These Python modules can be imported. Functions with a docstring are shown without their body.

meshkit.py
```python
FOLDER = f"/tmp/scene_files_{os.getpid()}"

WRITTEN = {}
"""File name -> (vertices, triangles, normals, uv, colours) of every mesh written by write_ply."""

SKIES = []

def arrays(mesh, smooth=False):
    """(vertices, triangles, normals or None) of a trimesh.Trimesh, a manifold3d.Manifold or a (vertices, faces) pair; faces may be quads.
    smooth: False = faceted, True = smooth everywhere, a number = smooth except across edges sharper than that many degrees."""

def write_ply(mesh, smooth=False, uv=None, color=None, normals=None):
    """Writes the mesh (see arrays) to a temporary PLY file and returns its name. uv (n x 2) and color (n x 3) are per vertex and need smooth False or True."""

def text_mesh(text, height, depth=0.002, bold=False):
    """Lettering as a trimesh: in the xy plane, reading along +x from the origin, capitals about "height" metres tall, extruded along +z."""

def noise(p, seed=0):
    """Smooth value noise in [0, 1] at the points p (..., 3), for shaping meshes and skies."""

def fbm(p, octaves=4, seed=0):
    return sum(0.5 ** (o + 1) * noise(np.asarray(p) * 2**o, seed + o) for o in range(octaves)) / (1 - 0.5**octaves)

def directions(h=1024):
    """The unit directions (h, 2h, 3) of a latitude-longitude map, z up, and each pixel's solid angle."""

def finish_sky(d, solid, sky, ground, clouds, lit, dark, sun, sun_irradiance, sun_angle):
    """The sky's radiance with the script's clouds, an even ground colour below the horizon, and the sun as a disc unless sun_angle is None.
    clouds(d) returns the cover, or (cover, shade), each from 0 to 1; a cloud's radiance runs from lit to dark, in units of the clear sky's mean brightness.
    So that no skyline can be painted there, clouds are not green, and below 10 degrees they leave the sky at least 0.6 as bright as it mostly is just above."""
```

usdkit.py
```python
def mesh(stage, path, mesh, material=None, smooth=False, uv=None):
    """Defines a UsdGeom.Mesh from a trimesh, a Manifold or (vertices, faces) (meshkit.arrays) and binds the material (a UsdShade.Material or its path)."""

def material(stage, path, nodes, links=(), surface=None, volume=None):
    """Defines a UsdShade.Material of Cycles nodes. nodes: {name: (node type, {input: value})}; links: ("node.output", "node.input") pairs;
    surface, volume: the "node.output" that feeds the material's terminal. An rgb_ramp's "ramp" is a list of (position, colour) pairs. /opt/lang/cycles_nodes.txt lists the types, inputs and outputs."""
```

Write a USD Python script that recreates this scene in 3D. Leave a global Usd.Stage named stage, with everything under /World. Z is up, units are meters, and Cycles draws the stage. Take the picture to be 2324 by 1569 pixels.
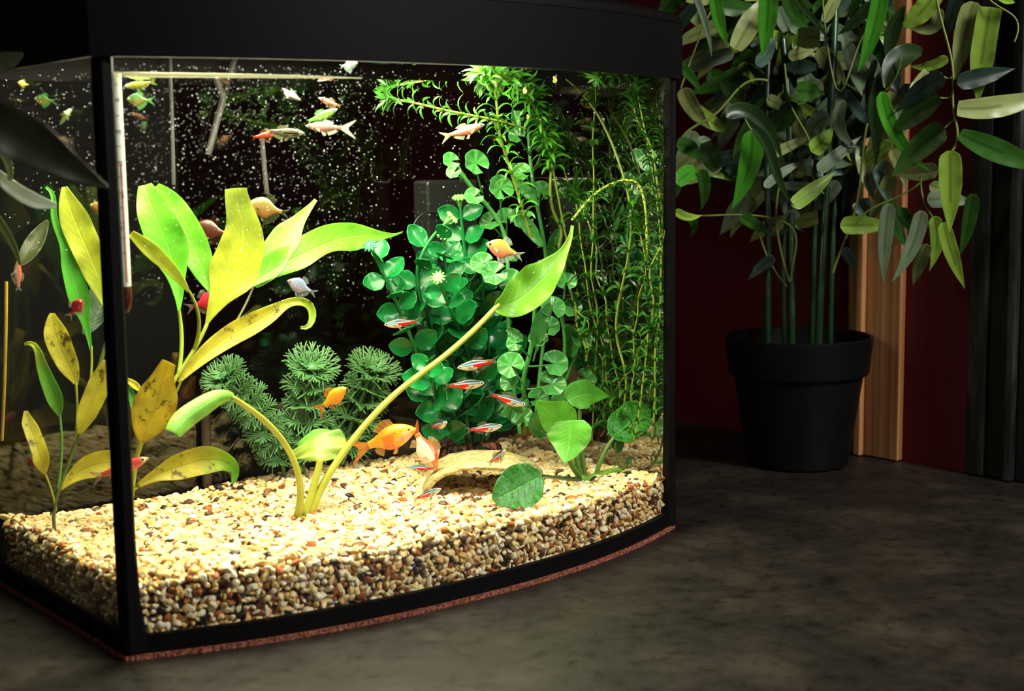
import math
import numpy as np
import trimesh
import usdkit
import meshkit
from pxr import Gf, Sdf, Usd, UsdGeom, UsdLux, UsdShade, Vt

stage = Usd.Stage.CreateInMemory()
UsdGeom.SetStageUpAxis(stage, UsdGeom.Tokens.z)
UsdGeom.SetStageMetersPerUnit(stage, 1.0)
UsdGeom.Xform.Define(stage, "/World")
stage.SetDefaultPrim(stage.GetPrimAtPath("/World"))
UsdGeom.Scope.Define(stage, "/World/Looks")

# ------------------------------------------------------------------ camera, light, exposure
FPX, YAW, PITCH, ROLL = 3242.67957, 0.686722, 0.127827, -0.012675
CAM = np.array([-0.442782, -1.014674, 0.378459])
_fw = np.array([math.sin(YAW) * math.cos(PITCH), math.cos(YAW) * math.cos(PITCH), -math.sin(PITCH)])
_r0 = np.array([math.cos(YAW), -math.sin(YAW), 0.0])
_u0 = np.cross(_r0, _fw)
RIGHT = math.cos(ROLL) * _r0 + math.sin(ROLL) * _u0
UP = -math.sin(ROLL) * _r0 + math.cos(ROLL) * _u0
FWD = _fw
camera = UsdGeom.Camera.Define(stage, "/World/camera")
camera.AddTransformOp().Set(Gf.Matrix4d(*RIGHT, 0, *UP, 0, *(-FWD), 0, *CAM, 1))
camera.CreateHorizontalApertureAttr(36.0)
camera.CreateVerticalApertureAttr(36.0 * 1569 / 2324)
camera.CreateFocalLengthAttr(FPX / 2324 * 36.0)
camera.CreateFStopAttr(7.0)
camera.CreateFocusDistanceAttr(1.42)
camera.CreateClippingRangeAttr(Gf.Vec2f(0.02, 100.0))
camera.CreateExposureAttr(0.0)

ROOM_LIGHT = 10.0      # unseen room light behind the camera, on the tank front, W
BAMBOO_FILL = 85.0     # unseen light added in front of the bamboo to brighten its leaves, W
AMBIENT = 0.012       # what the dim room sends back
TANK_LIGHT = 31.0     # the lamp strip under the hood, W

dome = UsdLux.DomeLight.Define(stage, "/World/room_ambience")
dome.CreateIntensityAttr(AMBIENT)
dome.CreateColorAttr(Gf.Vec3f(1.0, 0.93, 0.82))
lamp = UsdLux.RectLight.Define(stage, "/World/unseen_light")
spot = UsdLux.RectLight.Define(stage, "/World/unseen_light_001")  # unseen fill light added for the bamboo
lamp.CreateWidthAttr(0.5)
lamp.CreateHeightAttr(0.5)
lamp.CreateIntensityAttr(ROOM_LIGHT)
lamp.CreateColorAttr(Gf.Vec3f(1.0, 0.95, 0.88))


def look_at(eye, target):
    z = np.array(eye, float) - np.array(target, float)
    z /= np.linalg.norm(z)
    x = np.cross([0, 0, 1.0], z)
    x = np.array([1.0, 0, 0]) if np.linalg.norm(x) < 1e-6 else x / np.linalg.norm(x)
    y = np.cross(z, x)
    return Gf.Matrix4d(*x, 0, *y, 0, *z, 0, *map(float, eye), 1)


spot.CreateWidthAttr(0.35)
spot.CreateHeightAttr(0.35)
spot.CreateIntensityAttr(BAMBOO_FILL)
spot.CreateColorAttr(Gf.Vec3f(1.0, 0.96, 0.90))
spot.AddTransformOp().Set(look_at((0.98, -1.30, 1.20), (0.93, 0.08, 0.33)))
lamp.AddTransformOp().Set(look_at((0.45, -2.2, 1.25), (0.5, 0.05, 0.2)))

# ------------------------------------------------------------------ geometry of the view
W, D, HG, SAG = 0.60, 0.30, 0.458, 0.057   # tank: width, depth, height of the glass, bow of the front
ZW = 0.4455                               # water level


def ray(px, py):
    return FWD + RIGHT * (px - 1162.0) / FPX - UP * (py - 784.5) / FPX


def at_y(px, py, y):
    d = ray(px, py)
    return CAM + d * (y - CAM[1]) / d[1]


def at_z(px, py, z):
    d = ray(px, py)
    return CAM + d * (z - CAM[2]) / d[2]


def at_x(px, py, x):
    d = ray(px, py)
    return CAM + d * (x - CAM[0]) / d[0]


def at_d(px, py, dist):
    return CAM + ray(px, py) * dist


def front_y(x):
    u = np.clip(np.abs(np.asarray(x, float) - W / 2) / (W / 2), 0, 1)
    return -SAG * (1 - u ** 2.3)


def inside(px, py, y):
    """A point of the tank's inside on the sight line of a pixel, about at depth y."""
    p = at_y(px, py, y)
    if p[0] > W - 0.016:
        p = at_x(px, py, W - 0.016)
    if p[0] < 0.012:
        p = at_x(px, py, 0.012)
    lo = float(front_y(p[0])) + 0.012
    if p[1] < lo:
        p = at_y(px, py, lo)
    if p[1] > D - 0.016:
        p = at_y(px, py, D - 0.016)
    return p


def px_size(p):
    """Metres that one pixel covers at the point p."""
    return float((np.asarray(p) - CAM) @ FWD) / FPX


def within(V):
    """Keeps a plant's points inside the panes."""
    V = np.array(V)
    V[:, 0] = np.clip(V[:, 0], 0.0062, W - 0.0066)
    V[:, 1] = np.clip(V[:, 1], front_y(V[:, 0]) + 0.0072, D - 0.006)
    return V


def ground_h(x, y):
    """Height of the gravel's top."""
    x, y = np.asarray(x, float), np.asarray(y, float)
    front = 0.065 - 0.010 * np.clip(x / W, 0, 1)
    t = np.clip((y + 0.03) / (D + 0.03), 0, 1)
    h = front * (1 - t) + (0.0500 + 0.004 * np.exp(-((x - 0.32) / 0.08) ** 2)) * t
    h = h + 0.010 * np.clip(1 - x / 0.05, 0, 1) * t
    p = np.stack([x * 22, y * 22, 0 * x], -1)
    return h + 0.004 * (meshkit.noise(p, 3) - 0.5)


# ------------------------------------------------------------------ helpers
ORIGIN, COUNT = {}, {}


def numbered(parent, name):
    k = COUNT.get((parent, name), 0)
    COUNT[(parent, name)] = k + 1
    return f"{parent}/{name}" + (f"_{k:03d}" if k else "")


def tag(prim, label=None, cat=None, group=None, kind=None):
    for k, v in (("label", label), ("category", cat), ("group", group), ("kind", kind)):
        if v:
            prim.SetCustomDataByKey(k, v)


def thing(name, label, cat, loc=(0, 0, 0), group=None, kind=None):
    path = numbered("/World", name)
    x = UsdGeom.Xform.Define(stage, path)
    x.AddTranslateOp().Set(Gf.Vec3d(*map(float, loc)))
    ORIGIN[path] = np.array(loc, float)
    tag(x.GetPrim(), label, cat, group, kind)
    return path


def put(parent, name, mesh, mat, col=None, smooth=True, label=None, cat=None, group=None, kind=None, luv=None):
    """ONE mesh prim from world-space geometry, under parent (a path) or top-level."""
    path = numbered(parent or "/World", name)
    o = ORIGIN.get(parent, np.zeros(3)) if parent else np.zeros(3)
    ORIGIN[path] = o
    v, f, n = meshkit.arrays(mesh, smooth)
    m = UsdGeom.Mesh.Define(stage, path)
    m.CreatePointsAttr(Vt.Vec3fArray.FromNumpy((v - o).astype(np.float32)))
    m.CreateFaceVertexCountsAttr(Vt.IntArray.FromNumpy(np.full(len(f), 3, np.int32)))
    m.CreateFaceVertexIndicesAttr(Vt.IntArray.FromNumpy(f.astype(np.int32).ravel()))
    m.CreateSubdivisionSchemeAttr("none")
    if n is not None:
        m.CreateNormalsAttr(Vt.Vec3fArray.FromNumpy(n.astype(np.float32)))
        m.SetNormalsInterpolation("vertex")
    if col is not None:
        c = np.asarray(col, np.float32)
        c = np.tile(c, (len(v), 1)) if c.ndim == 1 else c
        UsdGeom.PrimvarsAPI(m).CreatePrimvar("col", Sdf.ValueTypeNames.Color3fArray, "vertex").Set(Vt.Vec3fArray.FromNumpy(np.ascontiguousarray(c)))
    if luv is not None:
        UsdGeom.PrimvarsAPI(m).CreatePrimvar("luv", Sdf.ValueTypeNames.Color3fArray, "vertex").Set(Vt.Vec3fArray.FromNumpy(np.stack([luv[0], luv[1] * 0.5 + 0.5, luv[0] * 0 + 1], 1).astype(np.float32)))
    UsdShade.MaterialBindingAPI.Apply(m.GetPrim()).Bind(mat)
    tag(m.GetPrim(), label, cat, group, kind)
    return path


def lin(r, g, b):
    c = np.array([r, g, b], float) / 255.0
    return np.where(c <= 0.04045, c / 12.92, ((c + 0.055) / 1.055) ** 2.4)


def unit(v):
    v = np.asarray(v, float)
    return v / np.maximum(np.linalg.norm(v, axis=-1, keepdims=True), 1e-12)


def resample(pts, n):
    """A smooth curve through the points, n evenly spaced samples."""
    from scipy.interpolate import PchipInterpolator, CubicSpline
    pts = np.asarray(pts, float)
    if len(pts) == 1:
        return np.repeat(pts, n, 0)
    t = np.r_[0, np.cumsum(np.maximum(np.linalg.norm(np.diff(pts, axis=0), axis=1), 1e-9))]
    s = (CubicSpline if len(pts) > 2 else PchipInterpolator)(t, pts)
    fine = s(np.linspace(0, t[-1], max(200, n * 4)))
    u = np.r_[0, np.cumsum(np.linalg.norm(np.diff(fine, axis=0), axis=1))]
    return np.stack([np.interp(np.linspace(0, u[-1], n), u, fine[:, k]) for k in range(pts.shape[1])], 1)


def profile(vals, n):
    from scipy.interpolate import PchipInterpolator
    vals = np.asarray(vals, float)
    return PchipInterpolator(np.linspace(0, 1, len(vals)), vals)(np.linspace(0, 1, n))


def grid_solid(G, th):
    """A closed thin solid around the sheet G (n x m x 3); th is its thickness. Returns (V, F, index of each vertex in the sheet)."""
    n, m = G.shape[:2]
    du = np.gradient(G, axis=0)
    dv = np.gradient(G, axis=1)
    N = unit(np.cross(du, dv))
    top, bot = (G + N * th / 2).reshape(-1, 3), (G - N * th / 2).reshape(-1, 3)
    i = np.arange(n * m).reshape(n, m)
    a, b, c, d = i[:-1, :-1].ravel(), i[1:, :-1].ravel(), i[1:, 1:].ravel(), i[:-1, 1:].ravel()
    F = [np.stack([a, b, c], 1), np.stack([a, c, d], 1)]
    k = n * m
    F += [np.stack([c + k, b + k, a + k], 1), np.stack([d + k, c + k, a + k], 1)]
    rim = np.r_[i[0, :], i[1:, -1], i[-1, -2::-1], i[-2:0:-1, 0]]
    nx = np.roll(rim, -1)
    F += [np.stack([rim, nx, nx + k], 1), np.stack([rim, nx + k, rim + k], 1)]
    return np.vstack([top, bot]), np.vstack(F), np.r_[np.arange(k), np.arange(k)]


def tube(pts, rad, sides=8, n=None, smooth=True):
    """A capped tube through the points; rad: one radius or one per input point."""
    pts = np.asarray(pts, float)
    n = n or max(4, 5 * len(pts))
    rad = np.asarray(rad, float)
    R = np.full(n, float(rad)) if rad.ndim == 0 else profile(rad, n)
    C = resample(pts, n) if smooth else np.stack([np.interp(np.linspace(0, 1, n), np.linspace(0, 1, len(pts)), pts[:, k]) for k in range(3)], 1)
    T = unit(np.gradient(C, axis=0))
    ref = np.array([0.31, 0.87, 0.38])
    A = np.zeros_like(C)
    a = unit(np.cross(T[0], ref))
    for k in range(n):
        a = unit(a - T[k] * (a @ T[k]))
        A[k] = a
    B = np.cross(T, A)
    th = np.linspace(0, 2 * np.pi, sides, endpoint=False)
    V = (C[:, None] + R[:, None, None] * (np.cos(th)[None, :, None] * A[:, None] + np.sin(th)[None, :, None] * B[:, None])).reshape(-1, 3)
    i = np.arange(n * sides).reshape(n, sides)
    j = np.roll(i, -1, 1)
    a, b, c, d = i[:-1].ravel(), j[:-1].ravel(), j[1:].ravel(), i[1:].ravel()
    F = np.vstack([np.stack([a, b, c], 1), np.stack([a, c, d], 1)])
    V = np.vstack([V, C[:1], C[-1:]])
    e0, e1 = len(V) - 2, len(V) - 1
    F = np.vstack([F, np.stack([np.full(sides, e0), j[0], i[0]], 1), np.stack([np.full(sides, e1), i[-1], j[-1]], 1)])
    return V, F


def join(parts):
    V, F, n = [], [], 0
    for v, f in parts:
        V.append(v)
        F.append(np.asarray(f) + n)
        n += len(v)
    return np.vstack(V), np.vstack(F)


def box(lo, hi, r=0.0):
    """A box with rounded edges."""
    lo, hi = np.array(lo, float), np.array(hi, float)
    if r <= 0:
        m = trimesh.creation.box(hi - lo)
        return m.vertices + (lo + hi) / 2, m.faces
    from manifold3d import Manifold
    pts = []
    for cx in (lo[0] + r, hi[0] - r):
        for cy in (lo[1] + r, hi[1] - r):
            for cz in (lo[2] + r, hi[2] - r):
                s = trimesh.creation.icosphere(1, r).vertices + [cx, cy, cz]
                pts.append(s)
    m = Manifold.hull_points(np.vstack(pts)).to_mesh()
    return m.vert_properties[:, :3], m.tri_verts


def prism(loop, z0, z1, caps=True):
    """The outline (n x 2, anticlockwise) extruded from z0 to z1."""
    from shapely.geometry import Polygon
    m = trimesh.creation.extrude_polygon(Polygon(loop), z1 - z0, engine="earcut")
    return m.vertices + [0, 0, z0], m.faces


def lathe(prof, centre, n=64):
    """prof: (radius, z) pairs, closed at both ends when the radius is 0."""
    m = trimesh.creation.revolve(np.asarray(prof, float), sections=n)
    return m.vertices + np.array([centre[0], centre[1], 0.0]), m.faces


# ------------------------------------------------------------------ materials
def M(name, nodes, links=(), surface="p.BSDF", volume=None):
    return usdkit.material(stage, f"/World/Looks/{name}", nodes, links, surface=surface, volume=volume)


def plain(name, rgb, rough=0.5, spec=0.5, metallic=0.0, vary=0.0, scale=40.0, bump=0.0, bscale=None):
    nodes = {"p": ("principled_bsdf", {"base_color": rgb, "roughness": rough, "specular_ior_level": spec, "metallic": metallic})}
    links = []
    if vary or bump:
        nodes["t"] = ("texture_coordinate", {})
        nodes["n"] = ("noise_texture", {"scale": scale, "detail": 4.0, "roughness": 0.6})
        links.append(("t.object", "n.vector"))
    if vary:
        c = np.asarray(rgb, float)
        nodes["r"] = ("rgb_ramp", {"ramp": [(0.25, c * (1 - vary)), (0.75, np.minimum(c * (1 + vary), 1))]})
        links += [("n.fac", "r.fac"), ("r.color", "p.base_color")]
    if bump:
        nodes["n2"] = ("noise_texture", {"scale": bscale or scale, "detail": 3.0})
        nodes["b"] = ("bump", {"strength": bump, "distance": 0.002})
        links += [("t.object", "n2.vector"), ("n2.fac", "b.height"), ("b.normal", "p.normal")]
    return M(name, nodes, links)


def pane(name, f0=0.04, extra=0.0, tint=(0.96, 0.985, 0.97), rough=0.0):
    """Clear sheet: see-through, with a mirror image that grows towards grazing angles (Schlick)."""
    return M(name, {"w": ("layer_weight", {"blend": 0.5}), "q": ("math", {"math_type": "power", "value2": 5.0}),
                    "a": ("math", {"math_type": "multiply_add", "value2": 1.0 - f0 - extra, "value3": f0 + extra, "use_clamp": True}),
                    "t": ("transparent_bsdf", {"color": tint}), "g": ("glossy_bsdf", {"color": (1, 1, 1), "roughness": rough}),
                    "m": ("mix_closure", {})},
             [("w.facing", "q.value1"), ("q.value", "a.value1"), ("a.value", "m.fac"), ("t.BSDF", "m.closure1"), ("g.BSDF", "m.closure2")], surface="m.closure")


def leafy(name, translucent=0.35, rough=0.38, spec=0.5, vary=0.18, scale=60.0, spots=None, veins=None, vein_gain=0.10):
    """Leaf: the colour comes from the mesh's own colours, mottled by noise, and light shines through it."""
    nodes = {"c": ("attribute", {"attribute": "col"}), "t": ("texture_coordinate", {}),
             "n": ("noise_texture", {"scale": scale, "detail": 3.0}),
             "r": ("map_range", {"from_min": 0.3, "from_max": 0.7, "to_min": 1 - vary, "to_max": 1 + vary}),
             "x": ("vector_math", {"math_type": "scale"}),
             "p": ("principled_bsdf", {"roughness": rough, "specular_ior_level": spec}),
             "l": ("translucent_bsdf", {}), "m": ("mix_closure", {"fac": translucent})}
    links = [("t.object", "n.vector"), ("n.fac", "r.value"), ("c.vector", "x.vector1"), ("r.result", "x.scale")]
    if veins:
        # side veins slanting from the midrib towards the tip, paler than the blade and slightly sunk
        nodes |= {"u": ("attribute", {"attribute": "luv"}), "us": ("separate_xyz", {}), "t2": ("math", {"math_type": "multiply_add", "value2": 2.0, "value3": -1.0}),
                  "ta": ("math", {"math_type": "absolute"}), "tk": ("math", {"math_type": "multiply", "value2": -veins[1]}),
                  "q": ("math", {"math_type": "multiply_add", "value2": veins[0]}), "pp": ("math", {"math_type": "pingpong", "value2": 0.5}),
                  "mr": ("map_range", {"from_min": 0.0, "from_max": 0.09, "to_min": 1.0, "to_max": 0.0, "clamp": True}),
                  "rib": ("map_range", {"from_min": 0.02, "from_max": 0.09, "to_min": 1.6, "to_max": 0.0, "clamp": True}),
                  "mx2": ("math", {"math_type": "maximum"}), "on": ("math", {"math_type": "multiply"}),
                  "g": ("math", {"math_type": "multiply_add", "value2": vein_gain, "value3": 1.0}), "rs": ("math", {"math_type": "multiply"}),
                  "bp": ("bump", {"strength": 0.22, "distance": 0.001, "invert": True})}
        links += [("u.vector", "us.vector"), ("us.y", "t2.value1"), ("t2.value", "ta.value1"), ("ta.value", "tk.value1"), ("us.x", "q.value1"), ("tk.value", "q.value3"),
                  ("q.value", "pp.value1"), ("pp.value", "mr.value"), ("ta.value", "rib.value"), ("mr.result", "mx2.value1"), ("rib.result", "mx2.value2"),
                  ("mx2.value", "on.value1"), ("us.z", "on.value2"), ("on.value", "g.value1"), ("g.value", "rs.value1"), ("r.result", "rs.value2"),
                  ("on.value", "bp.height"), ("bp.normal", "p.normal")]
        links = [x for x in links if x != ("r.result", "x.scale")] + [("rs.value", "x.scale")]
    src = "x.vector"
    if spots:
        nodes["v"] = ("noise_texture", {"scale": spots, "detail": 5.0, "roughness": 0.7})
        nodes["vr"] = ("rgb_ramp", {"ramp": [(0.56, (0, 0, 0)), (0.66, (1, 1, 1))]})
        nodes["mx"] = ("mix", {"color2": lin(92, 78, 14)})
        links += [("t.object", "v.vector"), ("v.fac", "vr.fac"), ("vr.color", "mx.fac"), (src, "mx.color1")]
        src = "mx.color"
    links += [(src, "p.base_color"), (src, "l.color"), ("p.BSDF", "m.closure1"), ("l.BSDF", "m.closure2")]
    return M(name, nodes, links, surface="m.closure")


BLACK = plain("black_plastic", (0.0042, 0.0041, 0.0042), 0.52, 0.08, bump=0.05, scale=300)
SILICONE = plain("black_silicone", (0.006, 0.006, 0.006), 0.5, 0.3)
GLASS = pane("clear_glass", 0.02, tint=(0.99, 0.995, 0.99))
SIDE_GLASS = pane("side_glass", 0.02, 0.42, tint=(0.97, 0.98, 0.97))
BACK_GLASS = pane("rear_glass", 0.02, 0.02, tint=(0.85, 0.87, 0.85))

# ------------------------------------------------------------------ the room
TABLE = M("table_stone", {
    "g": ("geometry", {}), "mp": ("mapping", {"scale": (1.0, 1.0, 1.0)}),
    "n": ("noise_texture", {"scale": 11.0, "detail": 9.0, "roughness": 0.62, "distortion": 0.25}),
    "r": ("rgb_ramp", {"ramp": [(0.30, lin(18, 16, 14)), (0.46, lin(29, 25, 21)), (0.56, lin(38, 33, 28)), (0.68, lin(55, 48, 40))]}),
    "n2": ("noise_texture", {"scale": 46.0, "detail": 7.0, "roughness": 0.7}),
    "r2": ("rgb_ramp", {"ramp": [(0.34, (0.22, 0.21, 0.20)), (0.46, (0.92, 0.92, 0.92))]}),
    "mx": ("mix", {"mix_type": "multiply", "fac": 0.8}),
    "rr": ("map_range", {"from_min": 0.3, "from_max": 0.7, "to_min": 0.38, "to_max": 0.62}),
    "b": ("bump", {"strength": 0.25, "distance": 0.002}),
    "p": ("principled_bsdf", {"specular_ior_level": 0.35})},
    [("g.position", "mp.vector"), ("mp.vector", "n.vector"), ("mp.vector", "n2.vector"), ("n.fac", "r.fac"), ("n2.fac", "r2.fac"),
     ("r.color", "mx.color1"), ("r2.color", "mx.color2"), ("mx.color", "p.base_color"), ("n2.fac", "rr.value"), ("rr.result", "p.roughness"),
     ("n2.fac", "b.height"), ("b.normal", "p.normal")])
RED = plain("red_paint", lin(90, 13, 25), 0.6, 0.3, vary=0.06, scale=9)
DARK_WALL = plain("dark_paint", lin(66, 62, 54), 0.7, 0.3, vary=0.1, scale=5)
STEEL = M("black_steel", {
    "t": ("texture_coordinate", {}), "mp": ("mapping", {"scale": (60, 60, 8)}),
    "n": ("noise_texture", {"scale": 1.0, "detail": 5.0, "roughness": 0.7}),
    "r": ("rgb_ramp", {"ramp": [(0.45, (0.008, 0.008, 0.0085)), (0.72, (0.05, 0.05, 0.051))]}),
    "p": ("principled_bsdf", {"roughness": 0.35, "specular_ior_level": 0.5})},
    [("t.object", "mp.vector"), ("mp.vector", "n.vector"), ("n.fac", "r.fac"), ("r.color", "p.base_color")])
PINE = M("pine", {
    "g": ("geometry", {}), "mp": ("mapping", {"scale": (90, 90, 1.6)}),
    "n": ("noise_texture", {"scale": 1.0, "detail": 5.0, "roughness": 0.6, "distortion": 0.4}),
    "r": ("rgb_ramp", {"ramp": [(0.3, lin(140, 88, 50)), (0.5, lin(176, 122, 76)), (0.7, lin(200, 150, 102))]}),
    "p": ("principled_bsdf", {"roughness": 0.55})},
    [("g.position", "mp.vector"), ("mp.vector", "n.vector"), ("n.fac", "r.fac"), ("r.color", "p.base_color")])
FLOOR = plain("floor_wood", lin(60, 48, 40), 0.5, 0.4, vary=0.2, scale=6)

PANEL = plain("door_black", (0.004, 0.004, 0.0042), 0.45, 0.25)
WX = 1.0515   # the red wall's face
put(None, "floor", box((-3, -3.5, -0.80), (WX + 0.1, 2.1, -0.75)), FLOOR, smooth=False, kind="structure", label="dark wooden floor below the table")
put(None, "wall_right", box((WX, -3.5, -0.75), (WX + 0.1, 2.1, 2.4)), RED, smooth=False, kind="structure", label="dark red painted wall behind the potted bamboo")
put(None, "wall_back", box((-3, 2.0, -0.75), (WX, 2.1, 2.4)), DARK_WALL, smooth=False, kind="structure", label="dark wall behind the aquarium")
# pine post on the wall: a flat board with a stepped edge
pine = thing("trim_1", "pale pine board with grooved edge standing upright against the red wall", None, (WX, 0.08, 0.001), kind="structure")
put(pine, "board", box((WX - 0.012, 0.037, 0.001), (WX - 0.0005, 0.088, 2.3), 0.0015), PINE, smooth=30)
put(pine, "edge_strip", box((WX - 0.020, 0.0885, 0.001), (WX - 0.0005, 0.099, 2.3), 0.0015), PINE, smooth=30)
put(pine, "edge_strip", box((WX - 0.010, 0.0995, 0.001), (WX - 0.0005, 0.118, 2.3), 0.0015), PINE, smooth=30)
door = thing("door_1", "black steel door frame with worn bright edges on the red wall", None, (WX, -0.2, 0.001), kind="structure")
put(door, "frame_upright", box((WX - 0.012, -0.083, 0.001), (WX - 0.0005, -0.058, 2.2), 0.0025), STEEL, smooth=30)
put(door, "door_panel", box((WX - 0.006, -0.97, 0.001), (WX - 0.0005, -0.0832, 2.2), 0.0015), PANEL, smooth=30)
put(door, "panel_strip", box((WX - 0.016, -0.122, 0.001), (WX - 0.0062, -0.110, 2.2), 0.0025), STEEL, smooth=30)

table = thing("table", "large dark stone-topped table carrying the aquarium and the potted bamboo", "table", (0.3, 0.2, -0.75))
put(table, "tabletop", box((-0.9, -0.85, -0.05), (WX - 0.0005, 0.95, 0.0), 0.003), TABLE, smooth=30)
for sx in (-0.8, 0.93):
    for sy in (-0.75, 0.85):
        put(table, "leg", box((sx - 0.04, sy - 0.04, -0.75), (sx + 0.04, sy + 0.04, -0.0505), 0.004), STEEL, smooth=30)

# ------------------------------------------------------------------ the aquarium
CORK = M("cork_mat", {
    "t": ("texture_coordinate", {}), "n": ("noise_texture", {"scale": 420.0, "detail": 3.0}),
    "r": ("rgb_ramp", {"ramp": [(0.35, lin(92, 45, 34)), (0.6, lin(168, 96, 72)), (0.75, lin(205, 140, 110))]}),
    "b": ("bump", {"strength": 0.8, "distance": 0.002}), "p": ("principled_bsdf", {"roughness": 0.7})},
    [("t.object", "n.vector"), ("n.fac", "r.fac"), ("r.color", "p.base_color"), ("n.fac", "b.height"), ("b.normal", "p.normal")])


def outline(off=0.0, n=48):
    """The tank's plan, anticlockwise, grown by off."""
    xs = np.linspace(0, W, n)
    loop = np.vstack([np.stack([xs, front_y(xs)], 1), [[W, D], [0, D]]])
    if off:
        from shapely.geometry import Polygon
        g = Polygon(loop).buffer(off, join_style=2, mitre_limit=1.5)
        loop = np.array(g.exterior.coords)[:-1]
        if Polygon(loop).exterior.is_ccw is False:
            loop = loop[::-1]
    return loop


def ring(off_out, off_in, z0, z1):
    from shapely.geometry import Polygon
    g = Polygon(outline(off_out)).difference(Polygon(outline(off_in)))
    m = trimesh.creation.extrude_polygon(g, z1 - z0, engine="earcut")
    return m.vertices + [0, 0, z0], m.faces


Z0 = 0.0042
rough_loop = outline(0.0035, 400)
from shapely.geometry import LineString, Polygon
_ls = LineString(np.vstack([rough_loop, rough_loop[:1]]))
_pts = np.array([_ls.interpolate(t, normalized=True).coords[0] for t in np.linspace(0, 1, 900, endpoint=False)])
_rs = np.random.RandomState(5)
_c = _pts.mean(0)
_pts = _pts + unit(_pts - _c) * (_rs.rand(len(_pts), 1) - 0.5) * 0.0016
put(None, "mat", prism(_pts, 0.0, Z0 - 0.0002), CORK, smooth=False, label="thin reddish brown cork mat under the aquarium", cat="mat")

tank = thing("aquarium", "bow-fronted glass aquarium with black frame and black hood", "aquarium", (W / 2, D / 2, Z0))
xs = np.linspace(0.004, W - 0.004, 64)
th = 0.004
Gf_out = np.stack([xs, front_y(xs) + 0.0006], 1)
Gf_in = np.stack([xs, front_y(xs) + th], 1)
put(tank, "glass_front", prism(np.vstack([Gf_out, Gf_in[::-1]]), Z0 + 0.006, HG), GLASS, smooth=30, label="curved front pane")
put(tank, "glass_side", box((0.0003, 0.006, Z0 + 0.006), (th, D - 0.0005, HG)), GLASS, smooth=False, label="clear side pane")
put(tank, "glass_side", box((W - th, 0.006, Z0 + 0.006), (W - 0.0003, D - 0.0005, HG)), SIDE_GLASS, smooth=False, label="mirror-like side pane")
put(tank, "glass_back", box((th + 0.0002, D - th, Z0 + 0.006), (W - th - 0.0002, D - 0.0003, HG)), BACK_GLASS, smooth=False, label="rear pane")
put(tank, "bottom_plate", prism(outline(-0.0052), Z0 + 0.0005, Z0 + 0.006), SILICONE, smooth=30)
put(tank, "base_frame", ring(0.0012, -0.0048, Z0, 0.0185), BLACK, smooth=30, label="black plastic base frame")


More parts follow.
